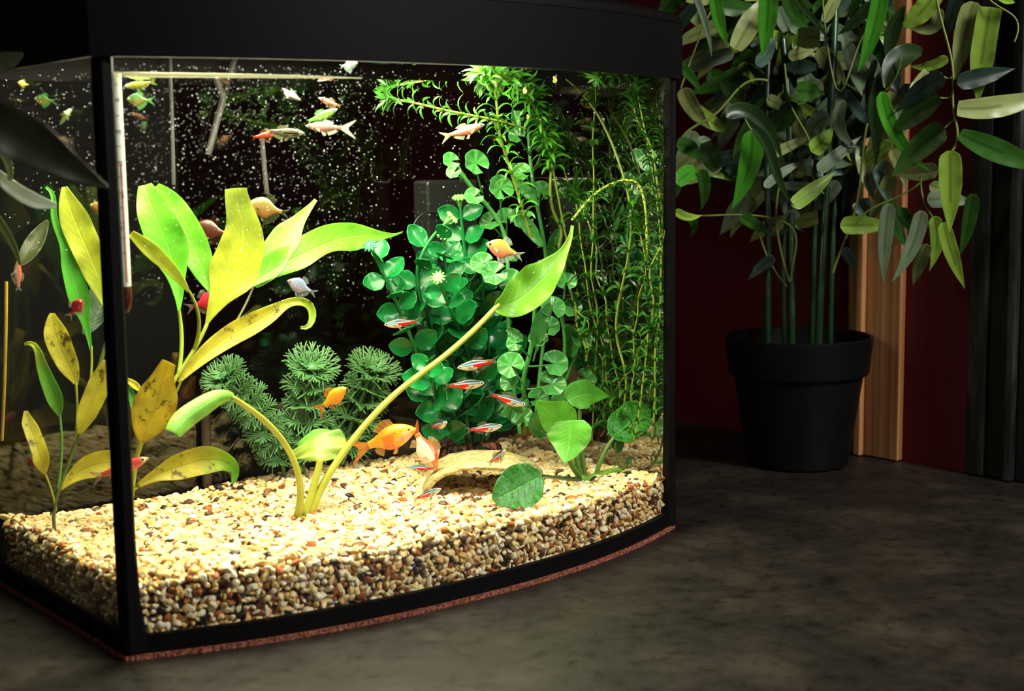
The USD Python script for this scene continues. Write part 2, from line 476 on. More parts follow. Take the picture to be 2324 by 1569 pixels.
def post(x0, x1, y0, y1, z0, z1, flare=0.0, fx=1):
    """A corner post with a flared silicone foot."""
    V, F = [], []
    zs = np.r_[z0, z0 + 0.008, z0 + 0.02, z0 + 0.04, z0 + 0.09, z1]
    fl = np.r_[1.0, 0.85, 0.5, 0.2, 0.0, 0.0] * flare
    R = []
    for z, g in zip(zs, fl):
        a, b = (x0, x1 + g) if fx > 0 else (x0 - g, x1)
        c = 0.0025
        R.append([[a + c, y0, z], [b - c, y0 - (g * 0.35), z], [b, y0 + c - (g * 0.35), z], [b, y1 - c, z], [b - c, y1, z], [a + c, y1, z], [a, y1 - c, z], [a, y0 + c, z]])
    R = np.array(R)
    n, m = R.shape[:2]
    V = R.reshape(-1, 3)
    i = np.arange(n * m).reshape(n, m)
    j = np.roll(i, -1, 1)
    a, b, c_, d = i[:-1].ravel(), j[:-1].ravel(), j[1:].ravel(), i[1:].ravel()
    F = np.vstack([np.stack([a, b, c_], 1), np.stack([a, c_, d], 1)])
    caps = [[i[0, 0], i[0, k + 1], i[0, k]] for k in range(1, m - 1)] + [[i[-1, 0], i[-1, k], i[-1, k + 1]] for k in range(1, m - 1)]
    return V, np.vstack([F, caps])


put(tank, "corner_post", post(-0.0016, 0.0105, -0.0055, 0.0115, Z0 + 0.001, HG + 0.01, 0.0075, 1), BLACK, smooth=35, label="black corner post with silicone foot")
put(tank, "corner_post", post(W - 0.0068, W + 0.0015, -0.006, 0.008, Z0 + 0.001, HG + 0.01, 0.006, -1), BLACK, smooth=35)
put(tank, "corner_post", box((W - 0.0045, D - 0.010, Z0), (W + 0.001, D + 0.001, HG + 0.01), 0.001), BLACK, smooth=35)
put(tank, "corner_post", box((-0.001, D - 0.010, Z0), (0.0045, D + 0.001, HG + 0.01), 0.001), BLACK, smooth=35)
# the hood: skirt, domed lid and the inner ledge
put(tank, "hood_skirt", ring(0.0085, 0.0015, 0.4585, 0.512), BLACK, smooth=35, label="black hood skirt")
lid = outline(0.0083)
c = lid.mean(0)
V, F, rings = [], [], []
for s, z in ((1.0, 0.5125), (0.995, 0.517), (0.97, 0.5205), (0.8, 0.526), (0.4, 0.529)):
    rings.append(np.c_[c + (lid - c) * s, np.full(len(lid), z)])
R = np.array(rings)
n, m = R.shape[:2]
i = np.arange(n * m).reshape(n, m)
j = np.roll(i, -1, 1)
V = np.vstack([R.reshape(-1, 3), [[*c, 0.530]], [[*c, 0.5125]]])
F = np.vstack([np.stack([i[:-1].ravel(), j[:-1].ravel(), j[1:].ravel()], 1), np.stack([i[:-1].ravel(), j[1:].ravel(), i[1:].ravel()], 1),
               np.stack([i[-1], j[-1], np.full(m, n * m)], 1), np.stack([j[0], i[0], np.full(m, n * m + 1)], 1)])
put(tank, "hood_lid", (V, F), BLACK, smooth=35, label="slightly domed black lid")
# the lamp under the hood
WHITE_PLASTIC = plain("lamp_housing", (0.02, 0.02, 0.02), 0.6, 0.2)
TUBE = M("lamp_tube_glow", {"e": ("emission", {"color": (1.0, 0.93, 0.72), "strength": 1.0})}, surface="e.emission")
lamp_thing = thing("aquarium_lamp", "lamp tube hidden inside the hood over the water", "lamp", (W / 2, 0.09, 0.495))
put(lamp_thing, "housing", box((0.03, 0.03, 0.503), (0.45, 0.15, 0.511), 0.002), WHITE_PLASTIC, smooth=30)
put(lamp_thing, "tube", tube([[0.04, 0.09, 0.495], [0.44, 0.09, 0.495]], 0.008, 12, 4), TUBE)
strip = UsdLux.RectLight.Define(stage, lamp_thing + "/strip_light")
strip.CreateWidthAttr(0.40)
strip.CreateHeightAttr(0.20)
strip.CreateIntensityAttr(TANK_LIGHT)
strip.CreateColorAttr(Gf.Vec3f(1.0, 0.92, 0.64))
strip.AddTranslateOp().Set(Gf.Vec3d(-0.06, 0.0, -0.010))

# the water
WATER = pane("water", 0.004, tint=(0.99, 1.0, 0.985), rough=0.02)
put(None, "water", prism(outline(-0.0055), 0.0125, ZW), WATER, smooth=30, label="clear water filling the aquarium", cat="water", kind="stuff")

wx = np.linspace(0.009, 0.20, 24)  # pale bead whose colour stands for lamp light on the water edge
put(None, "waterline", tube(np.stack([wx, front_y(wx) + 0.0072, np.full(24, ZW + 0.0008)], 1), np.r_[0.0020, 0.0019, 0.0016, 0.0012, 0.0004], 10, 48), M("lit_water_edge", {"p": ("principled_bsdf", {"base_color": lin(225, 225, 190), "roughness": 0.2}), "t": ("transparent_bsdf", {}), "m": ("mix_closure", {"fac": 0.62})}, [("p.BSDF", "m.closure1"), ("t.BSDF", "m.closure2")], surface="m.closure"),
    label="pale band painted for the lit edge where the water meets the front glass", cat="water highlight")

# ------------------------------------------------------------------ gravel
rng = np.random.RandomState(11)


def pebble_shape(seed, flat):
    r = np.random.RandomState(seed)
    m = trimesh.creation.icosphere(2, 1.0)
    v = m.vertices.copy()
    v = v * (1 + 0.5 * (meshkit.noise(v * 1.3 + seed * 7.1, seed) - 0.5))[:, None]
    for _ in range(6):
        d = unit(r.randn(3))
        h = 0.55 + 0.25 * r.rand()
        s = v @ d
        v = v - np.maximum(s - h, 0)[:, None] * d * 0.8
    v = v * np.array([1.12, 0.68 + 0.2 * r.rand(), flat])
    return np.array(v), np.array(m.faces)


PCOL = {"white": (lin(244, 228, 192), .30), "cream": (lin(240, 212, 150), .42), "tan": (lin(222, 180, 112), .15), "rust": (lin(160, 92, 46), .05),
        "brown": (lin(98, 64, 40), .04), "charcoal": (lin(34, 31, 28), .02)}
PMAT = {k: plain(f"pebble_{k}", c, 0.42, 0.4, vary=0.16, scale=1.6) for k, (c, _) in PCOL.items()}
SHAPES = [pebble_shape(s, 0.46 + 0.08 * (s % 4)) for s in range(8)]
PKEYS = list(PCOL)
PW = np.array([PCOL[k][1] for k in PKEYS])
PW /= PW.sum()


def rand_quat(r):
    q = r.randn(4)
    return q / np.linalg.norm(q)


pos, size, keep_flat = [], [], []
inner = Polygon(outline(-0.0105))
import shapely
step = 0.0062
for layer_i, (dz, jit) in enumerate(((0.0, 0.9), (-0.004, 1.0))):
    gx, gy = np.meshgrid(np.arange(0.004, W, step), np.arange(-SAG, D, step))
    q = np.stack([gx.ravel(), gy.ravel()], 1) + (rng.rand(gx.size, 2) - 0.5) * step * jit
    q = q[shapely.contains_xy(inner, q[:, 0], q[:, 1])]
    z = ground_h(q[:, 0], q[:, 1]) + dz + (rng.rand(len(q)) - 0.5) * 0.0022
    pos.append(np.c_[q, z])
    size.append(0.0030 + 0.0030 * rng.rand(len(q)) ** 2)
    keep_flat.append(np.ones(len(q), bool))
# the bank pressed against the panes
edge = LineString(np.vstack([outline(-0.0092)[1:], outline(-0.0092)[:1]]))
loop2 = np.array(Polygon(outline(-0.0092)).exterior.coords)
for k, off in enumerate((-0.0085, -0.0125)):
    ls = Polygon(outline(off)).exterior
    Ltot = ls.length
    n_u = int(Ltot / 0.0056)
    for zi in range(8):
        s = (np.arange(n_u) + 0.5 * (zi % 2) + (rng.rand(n_u) - 0.5) * 0.8) / n_u
        q = np.array([ls.interpolate(t % 1.0, normalized=True).coords[0] for t in s])
        z = 0.0165 + zi * 0.0056 + (rng.rand(n_u) - 0.5) * 0.0035
        ok = (z < ground_h(q[:, 0], q[:, 1]) + 0.001) & (q[:, 1] < D - 0.03)
        pos.append(np.c_[q, z][ok])
        size.append((0.0027 + 0.0024 * rng.rand(n_u) ** 1.5)[ok])
        keep_flat.append(np.zeros(n_u, bool)[ok])
pos, size, keep_flat = np.vstack(pos), np.concatenate(size), np.concatenate(keep_flat)
kind_i = rng.choice(len(PKEYS), len(pos), p=PW)
# darker, browner mix for a share of the bank pebbles
deep = ~keep_flat & (rng.rand(len(pos)) < 0.42)
kind_i[deep] = rng.choice(len(PKEYS), deep.sum(), p=[.26, .16, .16, .22, .13, .07])
shape_i = rng.randint(0, len(SHAPES), len(pos))
quat = np.array([rand_quat(rng) for _ in pos])
tilt = rng.randn(len(pos), 2) * 0.35
yaw = rng.rand(len(pos)) * 2 * np.pi
for k in np.nonzero(keep_flat)[0]:
    q = np.array([math.cos(yaw[k] / 2), tilt[k, 0] / 2, tilt[k, 1] / 2, math.sin(yaw[k] / 2)])
    quat[k] = q / np.linalg.norm(q)
# the pebbles that show largest, in the front bank by the near corner, one by one
from scipy.spatial.transform import Rotation
dist = np.linalg.norm(pos - CAM, axis=1)
score = size / dist
front_row = ~keep_flat & (np.abs(pos[:, 1] - (front_y(pos[:, 0]) + 0.0085)) < 0.003) & (pos[:, 0] > 0.03)
cand = np.nonzero(front_row)[0]
single = cand[np.argsort(-score[cand])[:290]]
for k in single:
    key = PKEYS[kind_i[k]]
    v, f = SHAPES[shape_i[k]]
    v = Rotation.from_quat(np.roll(quat[k], -1)).apply(v * size[k]) + pos[k]
    put(None, "pebble", (v, f), PMAT[key], label=f"smooth {key} pebble pressed against the curved front glass", cat="pebble", group=f"{key} pebbles against the front glass")
rest = np.setdiff1d(np.arange(len(pos)), single)
gravel = thing("gravel", "bed of small cream and brown pebbles covering the aquarium floor", "gravel", (0, 0, 0), kind="stuff")
bed = Polygon(outline(-0.016))
gx, gy = np.meshgrid(np.linspace(0.016, W - 0.016, 60), np.linspace(-SAG + 0.012, D - 0.016, 36))
gyc = np.maximum(gy, front_y(gx) + 0.016)
zz = ground_h(gx, gyc) - 0.0065
top = np.stack([gx, gyc, zz], -1)
bed_low = top.copy()
bed_low[..., 2] = 0.013
n, m = top.shape[:2]
i = np.arange(n * m).reshape(n, m)
a, b, c2, d = i[:-1, :-1].ravel(), i[:-1, 1:].ravel(), i[1:, 1:].ravel(), i[1:, :-1].ravel()
rim = np.r_[i[0, :], i[1:, -1], i[-1, -2::-1], i[-2:0:-1, 0]]
nx = np.roll(rim, -1)
k = n * m
F = np.vstack([np.stack([a, b, c2], 1), np.stack([a, c2, d], 1), np.stack([c2 + k, b + k, a + k], 1), np.stack([d + k, c2 + k, a + k], 1),
               np.stack([nx, rim, rim + k], 1), np.stack([nx, rim + k, nx + k], 1)])
put(gravel, "bed", (np.vstack([top.reshape(-1, 3), bed_low.reshape(-1, 3)]), F), plain("gravel_bed", lin(96, 66, 40), 0.8, 0.2, vary=0.4, scale=120), smooth=30)
pi = UsdGeom.PointInstancer.Define(stage, gravel + "/pebbles")
tag(pi.GetPrim(), kind="stuff")
protos = []
for si, (v, f) in enumerate(SHAPES):
    for ki, key in enumerate(PKEYS):
        p = f"{gravel}/pebbles/kinds/pebble_{si}_{key}"
        usdkit.mesh(stage, p, (v, f), PMAT[key], smooth=True)
        protos.append(p)
pi.CreatePrototypesRel().SetTargets(protos)
pi.CreateProtoIndicesAttr(Vt.IntArray.FromNumpy((shape_i[rest] * len(PKEYS) + kind_i[rest]).astype(np.int32)))
pi.CreatePositionsAttr(Vt.Vec3fArray.FromNumpy(pos[rest].astype(np.float32)))
pi.CreateScalesAttr(Vt.Vec3fArray.FromNumpy(np.repeat(size[rest, None], 3, 1).astype(np.float32)))
pi.CreateOrientationsAttr(Vt.QuathArray([Gf.Quath(float(q[0]), float(q[1]), float(q[2]), float(q[3])) for q in quat[rest]]))

# ------------------------------------------------------------------ plants
LEAF = leafy("leaf", 0.36, 0.35, veins=(11.0, 2.2))
OLD_LEAF = leafy("old_leaf", 0.48, 0.4, spots=75, veins=(10.0, 2.2), vein_gain=-0.09)
TEXTURED_LEAF = leafy("textured_leaf", 0.2, 0.42, vary=0.5, scale=330, veins=(8.0, 1.6), vein_gain=0.3)
PLASTIC_LEAF = leafy("plastic_leaf", 0.22, 0.28, vary=0.14, scale=50)
FINE_LEAF = leafy("fine_leaf", 0.35, 0.35, vary=0.2, scale=40)
STEM = leafy("stem", 0.10, 0.4, vary=0.12)

LIME, GREEN, YELLOW, YGREEN = lin(122, 200, 52), lin(105, 190, 45), lin(212, 204, 66), lin(182, 194, 56)
DEEP = lin(20, 126, 58)
PENNY = lin(72, 150, 70)
CABO = lin(100, 152, 92)


def blade(mid3, wid, normal=None, fold=0.25, curl=0.0, th=0.0006, n=26, m=9, wave=0.05, roll=0.0, seed=0, blunt=0.0, droop=0.0):
    """A leaf around the 3-D midline mid3; wid: half widths in metres along it, either one list or (left list, right list)."""
    C = resample(mid3, n)
    T = unit(np.gradient(C, axis=0))
    if normal is None:
        Nn = unit(CAM - C)
    else:
        Nn = np.tile(unit(normal), (n, 1))
    S = unit(np.cross(T, Nn))
    Nn = np.cross(S, T)
    if np.any(np.asarray(roll) != 0):
        a = np.radians(profile(np.atleast_1d(roll), n) if np.ndim(roll) else np.full(n, float(roll)))[:, None]
        S, Nn = S * np.cos(a) + Nn * np.sin(a), Nn * np.cos(a) - S * np.sin(a)
    wl, wr = (wid if np.ndim(wid[0]) else (wid, wid))
    wl, wr = profile(wl, n), profile(wr, n)
    t = np.linspace(-1, 1, m)
    r = np.random.RandomState(seed)
    ph = r.rand(2) * 6.28
    G = np.zeros((n, m, 3))
    s = np.linspace(0, 1, n)
    for k, tk in enumerate(t):
        w = wl if tk < 0 else wr
        off = S * (w * tk)[:, None]
        lift = fold * w * abs(tk) ** 1.6 - curl * w * tk ** 2
        if wave:
            lift = lift + wave * w * abs(tk) ** 2 * (np.sin(s * 15 + ph[0 if tk < 0 else 1]) + 0.6 * np.sin(s * 27 + ph[1 if tk < 0 else 0]))
        G[:, k] = C + off + Nn * lift[:, None]
    V, F, idx = grid_solid(G, th)
    ss, tt = np.meshgrid(s, t, indexing="ij")
    return V, F, ss.ravel()[idx], tt.ravel()[idx]


def leaf_col(s, t, base, tip=None, vein=0.22, edge=0.0, edge_col=None, veins=0, vdepth=0.12):
    base = np.asarray(base, float)
    c = np.tile(base, (len(s), 1))
    if tip is not None:
        k = np.clip((s - 0.55) / 0.35, 0, 1)[:, None]
        c = c * (1 - k) + np.asarray(tip) * k
    v = np.exp(-(t / 0.10) ** 2)[:, None]
    c = c * (1 + vein * v)
    if veins:
        c = c * (1 - vdepth * (0.5 + 0.5 * np.cos((s * veins + np.abs(t) * 2.2) * 2 * np.pi)))[:, None]
    if edge_col is not None:
        k = np.clip((np.abs(t) - 0.7) / 0.3, 0, 1)[:, None] * edge
        c = c * (1 - k) + np.asarray(edge_col) * k
    return np.clip(c, 0, 1)


def px_line(pts, y, dy=0.0, f=None):
    """Midline from pixels: y is the depth at the start, y + dy at the end."""
    f = f or inside
    k = np.linspace(0, 1, len(pts))
    return np.array([f(p[0], p[1], y + dy * q) for p, q in zip(pts, k)])


def px_leaf(parent, pts, hw, col, y, dy=0.0, tip=None, mat=None, f=None, name="leaf", veins=7, label=None, edge=0.0, edge_col=None, vein=0.22, **kw):
    L = px_line(pts, y, dy, f)
    sc = px_size(L.mean(0))
    wid = (np.array(hw[0]) * sc, np.array(hw[1]) * sc) if np.ndim(hw[0]) else np.array(hw) * sc
    V, F, s, t = blade(L, wid, **kw)
    if f is None:
        V = within(V)
    return put(parent, name, (V, F), mat or LEAF, leaf_col(s, t, col, tip, 0.0, edge, edge_col, 0), label=label, luv=(s, t))


def px_stem(parent, pts, r, col, y, dy=0.0, name="stem", f=None, mat=None, sides=8):
    L = px_line(pts, y, dy, f)
    sc = px_size(L.mean(0))
    return put(parent, name, tube(L, np.asarray(r, float) * sc, sides), mat or STEM, np.asarray(col, float))


def base_y(px, py):
    """Depth at which the sight line of a pixel meets the gravel."""
    z = 0.058
    for _ in range(12):
        p = at_z(px, py, z)
        z = float(ground_h(np.clip(p[0], 0, W), np.clip(p[1], -SAG, D)))
    return float(at_z(px, py, z)[1])


# --- the broad-leaved plant beside the near corner post
yA = base_y(283, 1212)
A = thing("broad_leaf_plant", "tall live plant with broad lime and yellow leaves inside by the corner post", "plant", at_y(283, 1212, yA))
px_stem(A, [(283, 1215), (300, 1110), (318, 1010), (355, 930), (405, 850), (440, 795), (470, 735)], [6, 6, 6, 6, 5, 5, 4.5], lin(150, 160, 50), yA)
px_stem(A, [(405, 850), (412, 790), (406, 705)], [5, 5, 4], lin(150, 175, 60), yA, 0.01, "petiole")
px_stem(A, [(440, 795), (452, 735), (428, 660)], [4.5, 4, 3], lin(140, 150, 45), yA, -0.02, "petiole")
px_stem(A, [(470, 820), (530, 740), (577, 648)], [3, 3, 3], lin(90, 100, 40), yA, 0.03, "petiole")
px_stem(A, [(392, 905), (405, 880), (412, 862)], [3, 3, 2.5], lin(150, 150, 50), yA, -0.005, "petiole")
px_leaf(A, [(406, 706), (402, 640), (382, 560), (350, 480), (329, 420)], [3, 20, 44, 40, 15], GREEN, yA, 0.03, tip=lin(120, 205, 55), wave=0.12, seed=1)
px_leaf(A, [(480, 668), (457, 600), (424, 530), (390, 472), (352, 425)], [3, 28, 36, 33, 12], LIME * 0.8, yA, 0.045, tip=lin(125, 205, 55), wave=0.1, seed=2)
px_leaf(A, [(428, 662), (396, 620), (350, 575), (297, 530)], [3, 13, 17, 8], YGREEN, yA - 0.02, -0.01, mat=LEAF, seed=3, fold=0.4)
px_leaf(A, [(468, 738), (500, 672), (540, 590), (552, 520), (540, 460), (535, 427)], [3, 24, 55, 50, 34, 24], YGREEN, yA, -0.015, tip=lin(165, 185, 70), wave=0.08, seed=4, fold=0.18, label="tall yellow-green leaf standing upright")
px_leaf(A, [(577, 650), (615, 590), (655, 530), (690, 486), (717, 454)], [8, 34, 33, 14, 4], LIME, yA + 0.02, 0.02, seed=5, fold=0.2)
px_leaf(A, [(556, 655), (620, 612), (700, 570), (780, 540), (850, 533), (885, 534), (914, 526)], ([4, 34, 36, 40, 30, 10, 1], [4, 18, 30, 22, 34, 12, 1]), LIME * 0.95, yA + 0.015, 0.02, seed=6, wave=0.12, fold=0.15)
px_leaf(A, [(406, 868), (470, 800), (540, 752), (620, 708), (672, 684), (702, 694), (709, 722), (682, 744)], [3, 15, 22, 25, 20, 10, 9, 3], YELLOW, yA, -0.02, tip=lin(150, 185, 55), mat=OLD_LEAF, seed=7, n=36, fold=0.35)
px_leaf(A, [(322, 1006), (333, 968), (352, 920), (366, 872), (375, 842), (384, 822)], [4, 34, 49, 44, 26, 16], lin(214, 196, 62), yA - 0.01, -0.02, mat=OLD_LEAF, seed=8, wave=0.07, fold=0.12, edge=0.5, edge_col=lin(150, 110, 25), label="drooping old yellow leaf")
px_leaf(A, [(300, 1114), (350, 1082), (420, 1056), (485, 1044), (522, 1056), (528, 1098)], [3, 13, 29, 32, 20, 3], lin(188, 180, 52), yA - 0.01, -0.02, tip=lin(110, 180, 45), mat=OLD_LEAF, seed=9, n=28, fold=0.3, label="low yellow leaf with a green tip")
px_leaf(A, [(303, 945), (302, 910), (290, 880)], [2, 9, 5], lin(90, 170, 60), yA, 0.01, seed=10)
px_leaf(A, [(322, 892), (305, 874), (286, 862)], [2, 8, 4], YELLOW, yA, 0.01, seed=11)

# --- a second plant added for the first one's refracted view through the side pane
yB = base_y(125, 1205)
B = thing("broad_leaf_plant", "thin-stemmed plant with narrow yellow leaves standing for the refracted view through the flat side pane", "plant", at_y(125, 1205, yB))
px_stem(B, [(125, 1208), (131, 1120), (160, 1040), (188, 950), (232, 810), (246, 755)], [4, 4, 4.5, 5, 5, 4], lin(85, 100, 45), yB)
px_stem(B, [(14, 640), (12, 800), (4, 1000)], [4, 4, 4], lin(190, 165, 60), yB + 0.03, 0.0, "stalk")  # added in place of a mirrored view of the thermometer
px_stem(B, [(207, 785), (200, 900), (172, 990)], [3, 3, 3], lin(150, 160, 60), yB + 0.015, -0.01, "petiole")
px_stem(B, [(172, 870), (175, 940), (170, 1010)], [3, 3, 3.5], lin(150, 160, 60), yB, 0.0, "petiole")
px_stem(B, [(135, 940), (140, 1010), (131, 1110)], [3, 3, 3], lin(100, 150, 60), yB, 0.0, "petiole")
px_stem(B, [(100, 1072), (118, 1120), (127, 1160)], [3, 3, 3], lin(160, 160, 60), yB, 0.0, "petiole")
px_leaf(B, [(240, 700), (217, 612), (180, 525), (146, 424)], [5, 31, 34, 6], YGREEN * 0.95, yB + 0.01, 0.02, seed=21, wave=0.1, fold=0.2)
px_leaf(B, [(206, 795), (190, 715), (164, 620), (140, 545), (122, 485), (118, 440), (104, 425)], [3, 10, 24, 20, 8, 7, 3], lin(95, 190, 60), yB + 0.02, 0.02, seed=22, fold=0.3, n=30)
px_leaf(B, [(174, 875), (152, 822), (130, 770), (118, 711)], [3, 24, 27, 5], YELLOW * 0.95, yB, 0.01, seed=23, fold=0.25, mat=OLD_LEAF)
px_leaf(B, [(135, 945), (115, 882), (92, 820), (75, 782), (56, 782)], [3, 18, 15, 9, 3], lin(105, 170, 55), yB, 0.0, seed=24, tip=YGREEN, fold=0.4)
px_leaf(B, [(180, 986), (203, 925), (230, 862), (243, 818)], [4, 23, 25, 8], YELLOW, yB - 0.005, -0.01, seed=25, fold=0.2, mat=OLD_LEAF)
px_leaf(B, [(101, 1076), (86, 1022), (68, 972), (58, 933)], [3, 20, 19, 4], YELLOW, yB - 0.01, -0.01, seed=26, fold=0.25, mat=OLD_LEAF)
px_leaf(B, [(138, 1112), (180, 1072), (222, 1054), (256, 1052), (282, 1070)], [3, 15, 27, 29, 10], YELLOW * 0.95, yB, -0.01, seed=27, fold=0.2, mat=OLD_LEAF)
px_leaf(B, [(44, 602), (72, 560), (108, 500)], [5, 20, 4], lin(70, 82, 30), yB + 0.06, 0.03, seed=28)
px_leaf(B, [(190, 760), (225, 690), (245, 600)], [6, 30, 12], lin(30, 70, 30), yB + 0.06, 0.02, seed=29)

# --- the long-stalked plant in the middle
yC = base_y(690, 1172)
Cp = thing("spoon_leaf_plant", "live plant of three bare stalks with light green leaves rooted mid gravel", "plant", at_y(690, 1172, yC))
SC = lin(178, 184, 66)
px_stem(Cp, [(676, 1172), (681, 1100), (655, 1022), (600, 955), (528, 903)], [11, 8, 7, 7, 6], SC, yC, -0.03, "stalk")
px_stem(Cp, [(690, 1174), (716, 1090), (728, 1040)], [10, 9, 8], SC, yC, 0.0, "stalk")
px_stem(Cp, [(702, 1174), (742, 1085), (800, 1000), (900, 892), (1000, 815), (1080, 745), (1132, 690)], [11, 9, 8, 7.5, 7, 7, 6], SC, yC, -0.01, "stalk")
px_leaf(Cp, [(530, 902), (495, 903), (455, 925), (420, 950), (393, 982)], [8, 19, 23, 24, 18], lin(135, 200, 75), yC - 0.03, -0.01, seed=31, fold=-0.5, tip=lin(150, 215, 90), edge=0.5, edge_col=lin(190, 200, 80))
cap = px_line([(727, 1046), (724, 1015), (718, 992), (712, 976)], yC, 0.03)
sc = px_size(cap.mean(0))
V, F, s, t = blade(cap, np.array([10, 62, 62, 26]) * sc, fold=-0.35, wave=0.12, seed=32)
put(Cp, "leaf", (V, F), LEAF, leaf_col(s, t, lin(158, 182, 78), lin(122, 195, 78), 0.0), luv=(s, t))
V, F, s, t = blade(px_line([(1122, 694), (1180, 678), (1232, 632), (1274, 582), (1294, 540), (1299, 512)], yC - 0.01, 0.0), (np.array([13, 50, 52, 34, 12, 4]) * sc, np.array([16, 40, 44, 30, 10, 4]) * sc), fold=0.35, wave=0.14, seed=33, n=34, m=13)
put(Cp, "leaf", (V, F), LEAF, leaf_col(s, t, lin(124, 190, 50), lin(150, 200, 60), 0.0), luv=(s, t), label="large lime leaf at the end of the longest stalk")


# --- feathery plastic plants
def frond(base, dirv, normal, L, r, seed):
    """A fan of branching fingers, one joined piece."""
    rr = np.random.RandomState(seed)
    d, nrm = unit(dirv), unit(normal)
    sd = unit(np.cross(d, nrm))
    nrm = np.cross(sd, d)
    parts = [tube([base, base + d * L * 0.45 - nrm * L * 0.02, base + d * L * 0.95 - nrm * L * 0.06], [r * 1.3, r, r * 0.7], 5, 5)]
    for k, (at, ang) in enumerate(((0.18, 58), (0.18, -58), (0.32, 44), (0.32, -44), (0.46, 32), (0.46, -32), (0.62, 22), (0.62, -22))):
        a = math.radians(ang + rr.randn() * 5)
        o = base + d * L * at
        q = d * math.cos(a) + sd * math.sin(a)
        e = o + q * L * (0.98 - at) * (0.86 + 0.2 * rr.rand()) - nrm * L * 0.1 * rr.rand()
        mpt = (o + e) / 2 + d * L * 0.04
        parts.append(tube([o, mpt, e], [r, r * 0.95, r * 0.6], 5, 5))
    return join(parts)


def feathery(label, pts, head_r, whorls, y, seed, col=CABO, head_tilt=0.55, start=0.18):
    L = px_line(pts, y)
    root = thing("feathery_plant", label, "plant", L[0], "feathery plastic plants at the rear")
    sc = px_size(L.mean(0))
    put(root, "stem", tube(L, np.array([5.0] * len(L)) * sc, 7), STEM, col * 0.55)
    rr = np.random.RandomState(seed)
    C = resample(L, 40)
    T = unit(np.gradient(C, axis=0))
    view = unit(CAM - C.mean(0))
    k0 = 0
    for wv in range(whorls):
        q = start + (1.0 - start) * (wv / max(whorls - 1, 1))
        i = min(39, int(q * 39))
        tdir = T[i]
        last = wv == whorls - 1
        tdir = unit(tdir + view * (head_tilt * 1.35 if last else 0.3))
        a = unit(np.cross(tdir, [0.3, 0.2, 0.9]))
        b = np.cross(tdir, a)
        nf = 10 if last else 6
        rad = head_r * sc * (0.98 if last else 0.92 - 0.06 * rr.rand())
        for j in range(nf):
            th = 2 * math.pi * (j + 0.5 * (wv % 2)) / nf + rr.randn() * 0.08
            out = math.cos(th) * a + math.sin(th) * b
            d = unit(out + tdir * (0.55 if last else 0.25 + 0.1 * rr.rand()))
            V, F = frond(C[i] + out * 3 * sc, d, unit(tdir + view * (0.5 if last else 1.1)), rad, 2.5 * sc, seed * 100 + k0)
            k0 += 1
            put(root, "frond", (V, F), PLASTIC_LEAF, col * (0.85 + 0.3 * rr.rand()))
        if last:
            for j in range(7):
                th = 2 * math.pi * j / 7
                out = math.cos(th) * a + math.sin(th) * b
                V, F = frond(C[i] + tdir * 4 * sc, unit(out * 0.8 + tdir * 0.9), tdir, rad * 0.62, 2.6 * sc, seed * 100 + 70 + j)
                put(root, "frond", (V, F), PLASTIC_LEAF, col * 1.1)
            s = trimesh.creation.icosphere(2, 1.0)
            v = s.vertices * np.array([1, 1, 0.6]) * 14 * sc
            put(root, "bud", (v @ np.array([a, b, tdir]) + C[i] + tdir * 12 * sc, s.faces), PLASTIC_LEAF, col * np.array([0.8, 1.0, 1.0]), label="round bud in the centre of the crown")


yD = base_y(640, 1082) - 0.015
feathery("grey-green feathery plant leaning over, its stem bent and crown low, nearest the spotted leaf", [(645, 1082), (632, 1030), (602, 975), (566, 915), (530, 880), (515, 862)], 62, 7, yD, 1, CABO * 0.9, 0.2)
feathery("grey-green feathery plant with the tallest broad crown, middle of the three", [(688, 1075), (690, 1000), (696, 920), (702, 862), (706, 842)], 74, 6, yD, 2, CABO, 0.75)
feathery("grey-green feathery plant with round crown beside the rising stalk", [(772, 1060), (790, 985), (818, 915), (836, 868), (843, 850)], 74, 6, yD + 0.01, 3, CABO * 0.97, 0.6)


# --- round-leaved plastic plants
def ovate(base, dirv, normal, L, Wd, cup=0.25, th=0.0007, notch=False, n=12, m=9, seed=0):
    d = unit(dirv)
    nrm = unit(np.asarray(normal, float) - d * (np.asarray(normal, float) @ d))
    mid = np.array([base, base + d * L * 0.35 - nrm * L * 0.03, base + d * L * 0.7 - nrm * L * 0.04, base + d * L + nrm * L * 0.03])
    w = np.array([0.14, 0.82, 1.0, 0.93, 0.68, 0.10]) * Wd
    return blade(mid, w, normal=nrm, fold=cup, th=th, n=n, m=m, seed=seed, wave=0.06)


